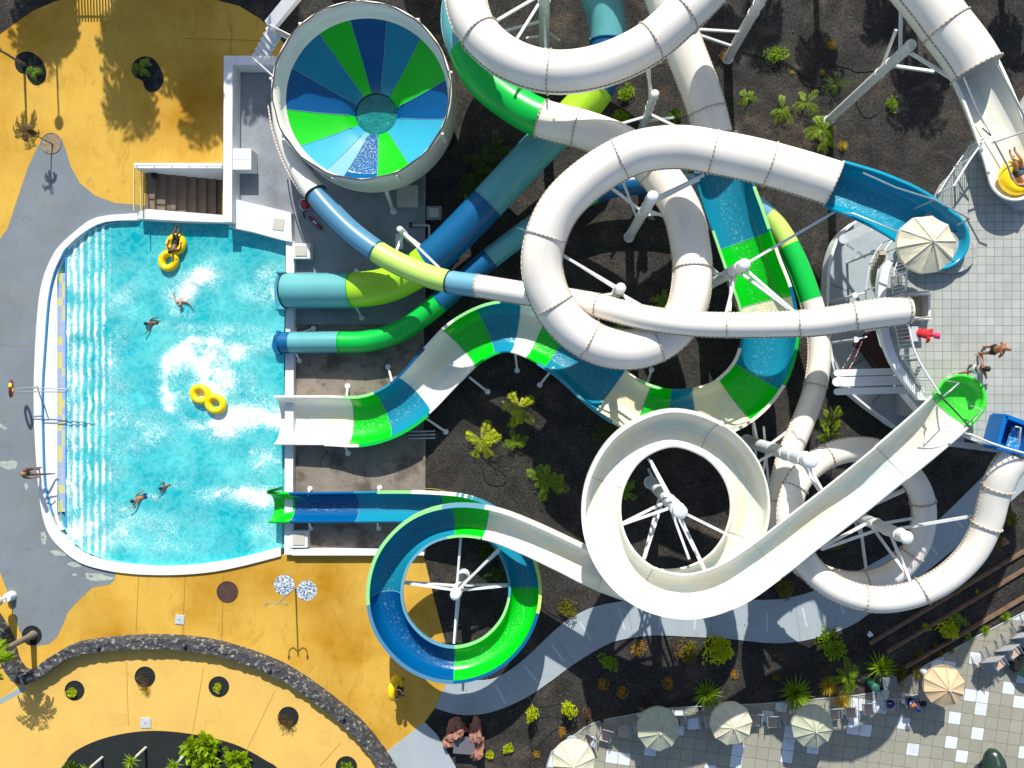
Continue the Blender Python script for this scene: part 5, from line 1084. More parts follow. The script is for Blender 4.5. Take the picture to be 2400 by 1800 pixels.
# timber sleepers terracing the slope
for i, (a, c, lb) in enumerate((((2037,1509),(2420,1280),'uppermost long timber edging on the slope'),((2077,1529),(2420,1323),'middle long timber edging on the slope'),((2120,1565),(2420,1388),'lowest long timber edging beside the terrace'))):
    t = thing('timber_edging', lb, 'edging', P(*a), 'timber edgings on the planted slope'); A_, B_ = P(*a, .1), P(*c, .1)
    for k in range(5):
        b = MB(); b.beam(A_.lerp(B_, k / 5), A_.lerp(B_, (k + .985) / 5) + Vector((0, 0, .01 * (k % 2))), .1, .22); b.build('sleeper', WOOD, t)
# hoses on the soil
def hose(label, pts, m=BLACK, rr=.018):
    b = MB(); b.tube(smooth([P(x, y, .02) for x, y in pts], 8), rr, 5); tag(b.build('irrigation_hose', m), label, 'hose')
hose('black hose coiling around the rooted small palm', [(1120,1060),(1150,1090),(1180,1110),(1185,1130),(1165,1138),(1140,1128),(1128,1090)])
hose('black hose curving from the ring to the olive bush', [(1262,1400),(1280,1430),(1310,1448)])
hose('black hose looping near the bright yellow bushes', [(1240,1800),(1250,1765),(1290,1720),(1325,1690),(1300,1680),(1265,1682),(1240,1710),(1248,1760)])
hose('black hose line between two yellow bushes', [(1255,1656),(1290,1654),(1320,1645)])
hose('black hose under the green bushes in the upper right bed', [(1720,117),(1790,135),(1840,150),(1880,175),(1900,190)])
hose('black hose crossing the soil to the tall pole', [(1940,150),(1985,158),(2010,168),(2050,165)])
hose('black looping hose below the tall pole base', [(2005,210),(2010,250),(2030,275),(2060,262),(2075,220)])
hose('black hose beside the green shrubs', [(1840,145),(1870,165),(1890,200),(1960,205)])
hose('black hose along the soil beside the yard', [(1045,420),(1070,470),(1095,400),(1105,330),(1085,230)])
hose('black hose left of the top loop', [(1005,60),(1030,35),(1070,28),(1100,45)])
hose('yellow cord lying across the soil above the ring', [(994,1145),(1030,1148),(1080,1165),(1120,1180)], mat('yellow_cord', (190, 180, 60), .6), .014)
# shower post
t = thing('shower_post', 'thin outdoor shower post with two curved arms beside the mosaic discs', 'shower', P(693, 1378)); q = P(693, 1378)
b = MB(); b.cyl(q, q + Vector((0, 0, 2.5)), .04, .035, 8); b.build('post', mat('post_green', (150, 145, 110), .5), t)
for s_ in (-1, 1):
    b = MB(); b.tube(smooth([q + Vector((0, 0, 2.35)), q + Vector((s_ * .22, 0, 2.2)), q + Vector((s_ * .42, .0, 2.3)), q + Vector((s_ * .45, 0, 2.55))], 4), .025, 6); b.build('arm', MAT['post_green'], t)
    b = MB(); b.cyl(q + Vector((s_ * .45, 0, 2.5)), q + Vector((s_ * .45, 0, 2.6)), .06, .05, 8); b.build('shower_head', MAT['post_green'], t)
# lifebuoy arm over the pool edge
t = thing('lifebuoy_stand', 'steel frame reaching over the pool edge with a red and yellow lifebuoy', 'lifebuoy stand', P(60, 900))
z = 1.15
b = MB(); b.tube([P(33,911,z), P(75,909,z), P(155,912,z), P(160,915,z), P(155,919,z), P(75,918,z), P(33,917,z)], .025, 6); b.tube([P(155,915,z), P(182,916,z)], .02, 6)
b.cyl(P(60,905,0) + Vector((.6, 0, 0)), P(70,910,z), .035, n=8); b.build('frame', GALV, t)
b = MB(); c = P(26, 912, 1.05); b.tube([c + Vector((.15 * math.cos(k * PI / 12), .38 * math.sin(k * PI / 12), .25 * math.cos(k * PI / 12))) for k in range(24)], .065, 8, True); b.build('ring_buoy', MAROON, t)
b = MB()
for a in (.5, 3.2, 5.0):
    b.tube([c + Vector((.15 * math.cos(a + j * .12), .38 * math.sin(a + j * .12), .25 * math.cos(a + j * .12))) for j in range(-2, 3)], .069, 8)
b.build('yellow_band', YTUBE, t)
# folded parasol at the left edge
t = thing('folded_parasol', 'folded parasol on a white round foot at the left edge', 'parasol', P(28, 1396)); q = P(28, 1396)
b = MB(); b.cyl(q, q + Vector((0, 0, .35)), .24, .2, 20); b.build('base', WALLW, t); b = MB(); b.cyl(q, q + Vector((0, 0, 2.1)), .03); b.build('pole', CHF, t)
b = MB(); b.cyl(q + Vector((0, 0, .85)), q + Vector((0, 0, 2.1)), .24, .10, 14); b.build('folded_canopy', CANV, t)
# lifeguard kit under the blue tube
t = thing('rescue_kit', 'red rescue float and red bag on the yard floor below the blue tube', 'rescue kit', P(730, 500))
q = P(737, 520, .1); b = MB(); d = Vector((.72, -.69, 0)).normalized(); b.cyl(q - d * .3, q + d * .42, .085, n=12); b.ball(q - d * .3, .085); b.ball(q + d * .42, .085); b.build('rescue_float', MAROON, t)
b = MB(); b.beam(q - d * .06 + Vector((0, 0, .085)), q + d * .17 + Vector((0, 0, .085)), .08, .012); b.build('white_patch', WHC, t)
b = MB(); b.ball(P(718, 478, .25), .28, 16, 8, (1, .8, .8), jit=.4); b.build('red_bag', mat('deep_red', (150, 18, 22), .6, .2, 5), t)
b = MB(); b.tube(smooth([P(716,493,.1), P(711,500,.08), P(714,512,.06)], 4), .03, 6); b.build('strap', BLACK, t)
b = MB(); tr = [P(704,468,.06), P(724,466,.06), P(727,486,.06), P(712,494,.06), P(703,486,.06)]; b.tube(tr, .03, 6, True); b.build('white_tray', WHC, t)

# ------------------------------------------------------------------ swim rings
def double_ring(label, x, y, z, rot, dirt=0):
    q = P(x, y, z); t = thing('double_swim_ring', label, 'swim ring', q, 'yellow double swim rings'); M = Matrix.Rotation(rot, 3, 'Z'); b = MB(); R1, rt = .33, .17
    for s_ in (-1, 1):
        cc = Vector((s_ * .43, 0, 0)); b.tube([q + M @ (cc + Vector((math.cos(k * PI / 16) * R1 * 1.15, math.sin(k * PI / 16) * R1, 0))) for k in range(32)], rt, 14, True)
    b.build('inflated_tube', YTUBE, t)
    for (hx, hy) in ((-.62, .33), (-.25, -.36), (.25, .36), (.62, -.33)):
        b = MB(); c = q + M @ Vector((hx, hy, rt * .75)); b.box(c, (.14, .06, .04), rot); b.build('handle', BLACK, t)
    return t
double_ring('yellow double ring with a rider near the top of the pool', 404, 592, 0.02, R(66))
double_ring('empty yellow double ring bobbing in the foam', 488, 935, 0.05, R(-33))
def single_ring(label, c, tilt, rr=.42, rt=.16):
    t = thing('swim_ring', label, 'swim ring', c, 'single yellow swim rings'); b = MB(); b.tube([Vector(c) + tilt @ Vector((math.cos(k * PI / 16) * rr, math.sin(k * PI / 16) * rr, 0)) for k in range(32)], rt, 14, True); b.build('inflated_tube', YTUBE, t)
    b = MB(); b.tube([Vector(c) + tilt @ Vector((rr + rt * .9, -.08, .03)), Vector(c) + tilt @ Vector((rr + rt + .05, 0, .03)), Vector(c) + tilt @ Vector((rr + rt * .9, .08, .03))], .018, 6); b.build('handle', BLACK, t)
single_ring('yellow ring carried on its edge across the deck', P(926, 1612, 1.0), Matrix.Rotation(R(78), 3, 'Y') @ Matrix.Rotation(0, 3, 'X'))
single_ring('yellow ring floating under the rider in the upper right basin', P(2385, 415, 9.1), Matrix.Identity(3), .46, .2)

# ------------------------------------------------------------------ people
def person(label, loc, rz, J, skin, hair=HAIRD, wear=None, bra=None, cap=None, hgt=1.75, rot=None, hairlong=0):
    """one continuous skinned body; J overrides joint positions (metres, facing +Y)"""
    D_ = dict(pel=(0, 0, .95), wai=(0, 0, 1.10), che=(0, .01, 1.30), nk=(0, 0, 1.48), hd=(0, .02, 1.60), ht=(0, .01, 1.69), ns=(0, .125, 1.60), chn=(0, .08, 1.53))
    for s_, n_ in ((-1, 'l'), (1, 'r')):
        D_['sh' + n_] = (s_ * .17, 0, 1.40); D_['el' + n_] = (s_ * .24, -.02, 1.12); D_['wr' + n_] = (s_ * .25, .08, .88)
        D_['hp' + n_] = (s_ * .09, 0, .90); D_['kn' + n_] = (s_ * .10, .03, .50); D_['an' + n_] = (s_ * .10, -.02, .09); D_['to' + n_] = (s_ * .12, .15, .03)
    D_.update(J); RAD = dict(pel=.135, wai=.115, che=.14, nk=.055, hd=.095, ht=.07, ns=.015, chn=.045, sh=.06, el=.042, wr=.028, hp=.095, kn=.058, an=.038, to=.03)
    names = list(D_); idx = {n_: i for i, n_ in enumerate(names)}; vs = [Vector(D_[n_]) for n_ in names]
    ra = [RAD.get(n_, RAD.get(n_[:-1], .05)) for n_ in names]; ed = [('pel', 'wai'), ('wai', 'che'), ('che', 'nk'), ('nk', 'hd'), ('hd', 'ht'), ('hd', 'ns'), ('hd', 'chn')]
    for n_ in 'lr': ed += [('che', 'sh' + n_), ('sh' + n_, 'el' + n_), ('el' + n_, 'wr' + n_), ('pel', 'hp' + n_), ('hp' + n_, 'kn' + n_), ('kn' + n_, 'an' + n_), ('an' + n_, 'to' + n_)]
    E_ = [(idx[a], idx[b_]) for a, b_ in ed]
    for n_ in 'lr':   # palm and five fingers
        wr = vs[idx['wr' + n_]]; d = (wr - vs[idx['el' + n_]]).normalized(); sd = d.cross(Vector((0, 0, 1))); sd = sd.normalized() if sd.length > .2 else Vector((0, 1, 0))
        pm = len(vs); vs.append(wr + d * .07); ra.append(.026); E_.append((idx['wr' + n_], pm))
        for k, (o_, l_) in enumerate(((-.035, .06), (-.013, .075), (.009, .07), (.03, .055))):
            a = len(vs); vs.append(wr + d * .095 + sd * o_); ra.append(.010); E_.append((pm, a)); vs.append(wr + d * (.095 + l_) + sd * o_ * 1.2 + Vector((0, 0, -.012))); ra.append(.008); E_.append((a, a + 1))
        a = len(vs); vs.append(wr + d * .06 - sd * .05); ra.append(.011); E_.append((pm, a)); vs.append(wr + d * .10 - sd * .07); ra.append(.009); E_.append((a, a + 1))
    k = hgt / 1.75; me = bpy.data.meshes.new('person'); me.from_pydata([v * k for v in vs], E_, []); me.materials.append(skin)
    o = bpy.data.objects.new('person', me); COL.objects.link(o); o.modifiers.new('skin', 'SKIN'); sv = me.skin_vertices[0].data
    for i in range(len(vs)): sv[i].radius = (ra[i] * k, ra[i] * k * (.72 if names[i] in ('che', 'wai', 'pel') else 1) if i < len(names) else ra[i] * k); sv[i].use_root = (i == 0)
    o.modifiers['skin'].use_smooth_shade = True; sb = o.modifiers.new('sub', 'SUBSURF'); sb.levels = 1; sb.render_levels = 2
    tag(o, label, 'person')
    g = lambda n_: Vector(D_[n_]) * k
    def sub(mb, name, m_): c = mb.build(name, m_); c.parent = o; return c
    b = MB(); hd, ht = g('hd'), g('ht'); up = (ht - g('nk')).normalized(); fw = (g('ns') - hd).normalized()
    if cap: b.ball(hd + up * .035 - fw * .005, .118 * k, 14, 8, (1, 1, .95)); b.beam(hd + up * .03 + fw * .08, hd + up * .01 + fw * .19, .15, .015); sub(b, 'cap', cap)
    elif hair: b.ball(hd + up * .03 - fw * .022, .112 * k, 14, 8, (1, 1.02, 1), jit=.12); 
    if hair and not cap:
        if hairlong: b.ball(hd - up * .1 - fw * .06, .08 * k, 10, 6, (1, .6, 1.3))
        sub(b, 'hair', hair)
    if wear:
        b = MB(); p0, p1 = g('hpl').lerp(g('hpr'), .5), g('wai'); ax = (p1 - p0).normalized(); s1 = (g('hpr') - g('hpl')).normalized(); s2 = ax.cross(s1).normalized(); vs_ = []; n = 16; rg = [(-.02, .175, .125), (.04, .185, .14), (.10, .165, .125), (.14, .15, .115)]
        for d, ra_, rb_ in rg:
            for i in range(n): an = 2 * PI * i / n; vs_.append(p0 + ax * d * k + (s1 * math.cos(an) * ra_ + s2 * math.sin(an) * rb_) * k)
        b.add(vs_, [(q * n + i, q * n + (i + 1) % n, (q + 1) * n + (i + 1) % n, (q + 1) * n + i) for q in range(3) for i in range(n)], True)
        for n_ in 'lr':
            a0, a1 = g('hp' + n_), g('kn' + n_); b.cyl(a0, a0.lerp(a1, .3), .112 * k, .095 * k, 12, False)
        sub(b, 'swimwear', wear)
    if bra:
        b = MB(); p0, p1 = g('wai'), g('nk'); ax = (p1 - p0).normalized(); s1 = (g('shr') - g('shl')).normalized(); s2 = ax.cross(s1).normalized(); n = 16; vs_ = []
        lo_, hi_ = bra[1], bra[2]
        for d, ra_, rb_ in ((lo_, .165, .125), ((lo_ + hi_) / 2, .18, .14), (hi_, .185, .13)):
            for i in range(n): an = 2 * PI * i / n; vs_.append(p0 + ax * d * k + (s1 * math.cos(an) * ra_ + s2 * math.sin(an) * rb_) * k)
        b.add(vs_, [(q * n + i, q * n + (i + 1) % n, (q + 1) * n + (i + 1) % n, (q + 1) * n + i) for q in range(2) for i in range(n)], True)
        sub(b, 'top', bra[0])
    o.location = loc; o.rotation_euler = rot if rot else (0, 0, rz)
    return o
def lie(**k): return k
# standing pair on the platform
q = P(2292, 822, ZP); person('tanned bald person in black trunks standing on the platform tiles', (q.x, q.y, ZP), R(-100), dict(ell=(-.26, .06, 1.15), wrl=(-.12, .2, 1.0), elr=(.26, .06, 1.15), wrr=(.12, .2, 1.0), anl=(-.16, .1, .09), tol=(-.18, .27, .03), knl=(-.14, .12, .5), hd=(0, .06, 1.60), ht=(0, .05, 1.69)), SKINA, None, BLKC, hgt=1.78)
q = P(2254, 866, ZP); person('person in a white bikini walking with arms out on the platform', (q.x, q.y, ZP), R(-75), dict(ell=(-.38, .08, 1.28), wrl=(-.5, .12, 1.06), elr=(.36, .1, 1.25), wrr=(.42, .22, 1.05), anl=(-.1, .28, .09), tol=(-.1, .44, .03), knl=(-.1, .2, .5), anr=(.1, -.2, .12), tor=(.1, -.06, .03)), SKINA, HAIRD, WHC, (WHC, .12, .25), hgt=1.6, hairlong=1)
# attendant in red behind the rail
q = P(2122, 784, ZP); person('person in red clothes and pink cap leaning beside the start box', (q.x, q.y, ZP), R(-110), dict(che=(0, .18, 1.2), nk=(0, .3, 1.33), hd=(0, .38, 1.42), ht=(0, .41, 1.50), ns=(0, .48, 1.38), chn=(0, .42, 1.34), shl=(-.17, .24, 1.28), shr=(.17, .24, 1.28), ell=(-.26, .34, 1.05), elr=(.26, .34, 1.05), wrl=(-.14, .46, .92), wrr=(.14, .46, .92), wai=(0, .06, 1.08)), REDC, None, REDC, (REDC, .0, .24), cap=PINKC, hgt=1.7)
# swimmers (bodies laid on the water)
def swimmer(label, x, y, deg, J, skin, hair, wear, z=-.16, hgt=1.7, pitch=66):
    q = P(x, y, z); M = Matrix.Rotation(R(deg), 4, 'Z') @ Matrix.Rotation(R(-pitch), 4, 'X')
    off = M @ Vector((0, 0, hgt * .55)); person(label, (q.x - off.x, q.y - off.y, z - off.z), 0, J, skin, hair, wear, hgt=hgt, rot=M.to_euler())
# lying prone: head points to +Y local after -pitch about X
stroke = dict(ell=(-.45, 0, 1.5), wrl=(-.62, .02, 1.7), elr=(.3, -.1, 1.2), wrr=(.3, -.25, 1.0), knl=(-.16, .05, .5), knr=(.12, -.05, .52), anl=(-.25, .1, .12), tol=(-.27, .02, -.02), anr=(.18, -.1, .12), tor=(.2, -.1, -.02))
swimmer('dark haired swimmer reaching forward, left of the pair near the bottom of the pool', 340, 1163, 112, dict(stroke, ell=(-.35, 0, 1.62), wrl=(-.3, 0, 1.88)), SKINA, HAIRD, BLUEC, -.16, 1.5)
swimmer('small swimmer just behind the reaching swimmer near the bottom of the pool', 400, 1137, 108, dict(stroke, ell=(-.3, 0, 1.6), wrl=(-.25, 0, 1.85), wrr=(.45, 0, 1.5), elr=(.35, 0, 1.3)), SKINB, HAIRD, BLKC, -.18, 1.2)
swimmer('brown swimmer alone in the upper middle of the pool', 370, 757, 95, stroke, SKINB, HAIRD, BLKC, -.18, 1.35)
swimmer('swimmer with only head and shoulders showing in the foam', 426, 695, -170, stroke, SKINC, HAIRL, BLUEC, -.28, 1.5, 55)
# rider on the double ring
sit = dict(pel=(0, 0, .12), wai=(0, -.14, .18), che=(0, -.32, .26), nk=(0, -.45, .36), hd=(0, -.52, .46), ht=(0, -.58, .52), ns=(0, -.45, .54), chn=(0, -.43, .47), shl=(-.17, -.4, .3), shr=(.17, -.4, .3), ell=(-.36, -.28, .26), elr=(.36, -.28, .26), wrl=(-.34, -.05, .24), wrr=(.34, -.05, .24), hpl=(-.09, .06, .13), hpr=(.09, .06, .13), knl=(-.12, .42, .36), knr=(.1, .42, .38), anl=(-.08, .8, .3), anr=(.1, .8, .3), tol=(-.08, .92, .38), tor=(.1, .92, .38))
q = P(415, 570, 0); person('dark skinned rider lying back in the upper hole of the double ring', (q.x, q.y, -.02), R(-14), sit, SKINB, HAIRD, BLKC, hgt=1.6)
q = P(2388, 408, 9.1); person('rider in dark shorts lying back on a yellow ring in the upper right basin', (q.x, q.y, 9.0), R(28), sit, SKINC, HAIRL, mat('grey_shorts', (60, 84, 84), .8), hgt=1.8)
# person stepping into the pool at the left
q = P(96, 1100, 0); person('brown person bending over and stepping into the pool at its left edge', (q.x, q.y, .05), R(-95), dict(wai=(0, .06, 1.08), che=(0, .16, 1.24), nk=(0, .24, 1.38), hd=(0, .3, 1.47), ht=(0, .32, 1.56), ns=(0, .4, 1.44), chn=(0, .34, 1.4), shl=(-.17, .2, 1.33), shr=(.17, .2, 1.33), ell=(-.24, .36, 1.1), wrl=(-.2, .55, 1.05), elr=(.24, .34, 1.1), wrr=(.2, .54, 1.0), knr=(.12, .4, .62), anr=(.12, .68, .2), tor=(.12, .84, .12)), SKINB, HAIRL, mat('olive_trunks', (70, 70, 30), .8), hgt=1.75, hairlong=1)
# person carrying the ring
q = P(946, 1598, 0); person('person walking barefoot with a yellow ring on the left arm', (q.x, q.y, 0), R(150), dict(ell=(-.3, .02, 1.15), wrl=(-.34, .14, .98), elr=(.3, 0, 1.2), wrr=(.36, .22, 1.1), anl=(-.1, .25, .09), tol=(-.1, .42, .03), anr=(.1, -.22, .1), tor=(.1, -.06, .03)), SKINB, HAIRD, BLKC, (WHC, .05, .2), hgt=1.65, hairlong=1)
# seated on the terrace chair
q = P(2133, 1640, .5); seat = dict(pel=(0, 0, .55), wai=(0, .0, .72), che=(0, .05, .92), nk=(0, .08, 1.1), hd=(0, .12, 1.2), ht=(0, .12, 1.29), ns=(0, .23, 1.19), chn=(0, .18, 1.13), shl=(-.17, .06, 1.02), shr=(.17, .06, 1.02), ell=(-.26, .2, .8), wrl=(-.12, .38, .76), elr=(.26, .2, .8), wrr=(.12, .38, .76), hpl=(-.09, .05, .54), hpr=(.09, .05, .54), knl=(-.14, .45, .54), knr=(.12, .45, .54), anl=(-.14, .5, .1), anr=(.12, .55, .1), tol=(-.15, .66, .04), tor=(.13, .7, .04))
person('person in blue top and cap seated on a terrace chair, reading', (q.x, q.y, .0), R(200), seat, SKINA, HAIRD, BLUEC, (BLUEC, .0, .24), cap=BLUEC, hgt=1.65)
b = MB(); qq = P(2140, 1650, .85); b.box(qq, (.26, .18, .02), .3); b.box(qq + Vector((0, 0, .012)), (.22, .15, .006), .3); tag(b.build('magazine', WHC), 'open white magazine in the lap of the seated reader', 'magazine')
blob('beach_bag', 'black bag on the ground between the reader and the beige parasol', 'bag', 2162, 1648, .15, .2, BLKC, (1, .9, .7), .5)

# ------------------------------------------------------------------ plants
def leaf_quad(mb, p, d, L, W_, nrm):
    sd = d.cross(nrm).normalized() * W_; mb.add([p, p + d * L * .45 + sd, p + d * L, p + d * L * .45 - sd], [(0, 1, 2, 3)])
def frond(mb, base, az, L, el0, droop, lw, nl=22, lf=.38, tw=.012):
    d0 = Vector((math.cos(az), math.sin(az), 0)); pts = []; p = Vector(base); e = el0
    for k in range(10): pts.append(p.copy()); p = p + (d0 * math.cos(e) + Vector((0, 0, math.sin(e)))) * L / 9; e -= droop / 9 * (1 + k * .12)
    mb.tube(pts, [tw * (1 - k / 11) for k in range(10)], 4)
    for k in range(2, nl):
        f_ = k / nl * 9; i = min(8, int(f_)); c = pts[i].lerp(pts[i + 1], f_ - i) if i < 9 else pts[9]; t = (pts[min(9, i + 1)] - pts[i]).normalized(); sd = Vector((-d0.y, d0.x, 0))
        ll = L * lf * math.sin(.25 + 2.7 * k / nl) * random.uniform(.85, 1.1)
        for s_ in (-1, 1):
            dd = (sd * s_ + t * .75 + Vector((0, 0, random.uniform(-.75, .2)))).normalized(); leaf_quad(mb, c, dd, ll, lw, Vector((0, 0, 1)) + t * .3)
def palm_small(seed, nf=9, L=1.0, m=None, h=.4, lf=.3):
    random.seed(seed); b = MB()
    for k in range(nf): frond(b, (0, 0, h), k * 2.4 + random.uniform(-.5, .5), L * random.uniform(.55, 1.2), random.uniform(.2, 1.0), random.uniform(.9, 2.0), .012 * L, 24, lf)
    s_ = MB(); s_.cyl((0, 0, 0), (0, 0, h), .05, .035, 7); return b, s_
def bush(seed, rr=.5, n=420, ls=.09, flat=.75, stems=7, open_=0):
    random.seed(seed); b = MB(); lob = [Vector((random.uniform(-.55, .55), random.uniform(-.55, .55), random.uniform(.1, .7))) * rr for _ in range(8)]
    for k in range(n):
        c = random.choice(lob); d = Vector((random.gauss(0, 1), random.gauss(0, 1), random.gauss(0, 1))).normalized(); p = c + d * rr * random.uniform(.2, .5); p.z = max(.03, p.z * flat + .12 * rr)
        if open_ and p.xy.length < rr * open_: continue
        dd = (d + Vector((random.uniform(-.6, .6), random.uniform(-.6, .6), random.uniform(-.1, .6)))).normalized()
        leaf_quad(b, p, dd, ls * random.uniform(.7, 1.3), ls * .33, Vector((random.uniform(-.5, .5), random.uniform(-.5, .5), 1)))
    s_ = MB()
    for k in range(stems): c = random.choice(lob); s_.tube([(0, 0, 0), c * .5 + Vector((0, 0, .05)), c + Vector((0, 0, .05))], [.02, .014, .006], 5)
    return b, s_
def agave(seed, rr=.85, n=85, w_=.028, trunk=0):
    random.seed(seed); b = MB()
    for k in range(n):
        az = k * 2.39996; el = R(8 + 74 * (k / n) ** 1.1); L = rr * random.uniform(.85, 1.05); d0 = Vector((math.cos(az) * math.cos(el), math.sin(az) * math.cos(el), math.sin(el))); p = Vector((0, 0, trunk + .1)); sd = Vector((-math.sin(az), math.cos(az), 0)); vs = []
        for j in range(5):
            f_ = j / 4; ww = w_ * (1 - f_ ** 2.2) * (.7 + .6 * math.sin(f_ * 2.6)); q = p + d0 * L * f_ - Vector((0, 0, .18 * rr * f_ * f_ * math.cos(el))); vs += [q - sd * ww, q + Vector((0, 0, -ww * .5)), q + sd * ww]
        b.add(vs, [(j * 3 + i, j * 3 + i + 1, j * 3 + 4 + i, j * 3 + 3 + i) for j in range(4) for i in range(2)])
    s_ = MB(); s_.cyl((0, 0, 0), (0, 0, trunk + .12), .07 if trunk else .09, .06, 9); return b, s_
MASTER = {}
def plant_master(key, gen, leaf, stem):
    b, s_ = gen; MASTER[key] = (b.build('foliage', leaf), s_.build('stem', stem))
def make_plant(key, name, label, cat, x, y, sc=1, rz=0, z=0, group=None, sz=None):
    t = thing(name, label, cat, P(x, y, z), group, rz); f_, s_ = MASTER[key]
    for o in (f_, s_):
        c = o.copy(); COL.objects.link(c); c.parent = t; c.location = (0, 0, 0)
    t.scale = (sc, sc, sz or sc); return t
plant_master('palmA', palm_small(1, 8), LG, TRUNK); plant_master('palmB', palm_small(2, 7), LG, TRUNK); plant_master('palmY', palm_small(3, 8), LGY, TRUNK); plant_master('palmD', palm_small(4, 8), LGD, TRUNK); plant_master('palmG', palm_small(5, 11, lf=.3), LAG, TRUNK)
plant_master('bushG', bush(11), LAG, WOOD); plant_master('bushY', bush(12, n=520, ls=.11), LGY, WOOD); plant_master('bushO', bush(13, n=360, ls=.08), LO, WOOD); plant_master('bushR', bush(14, n=380, ls=.07, open_=.25), LO, WOOD); plant_master('bushB', bush(15, n=320, ls=.07), LBR, WOOD)
plant_master('bushL', bush(16, n=480, ls=.08), LOL, WOOD); plant_master('bushV', bush(17, n=420, ls=.1, flat=.5), LG, WOOD); plant_master('broad', bush(18, n=130, ls=.3, flat=.8), LG, WOOD); plant_master('bushDk', bush(19, n=460, ls=.12), LGD, WOOD)
plant_master('agave', agave(21), LAG, TRUNK); plant_master('agave2', agave(22, n=70, w_=.034), LAG, TRUNK); plant_master('tuft', agave(23, .5, 50, .014), LOL, TRUNK); plant_master('gold', agave(24, .6, 90, .012), LY, TRUNK); plant_master('yucca', agave(25, .5, 26, .03, 1.05), LAG, PALET)
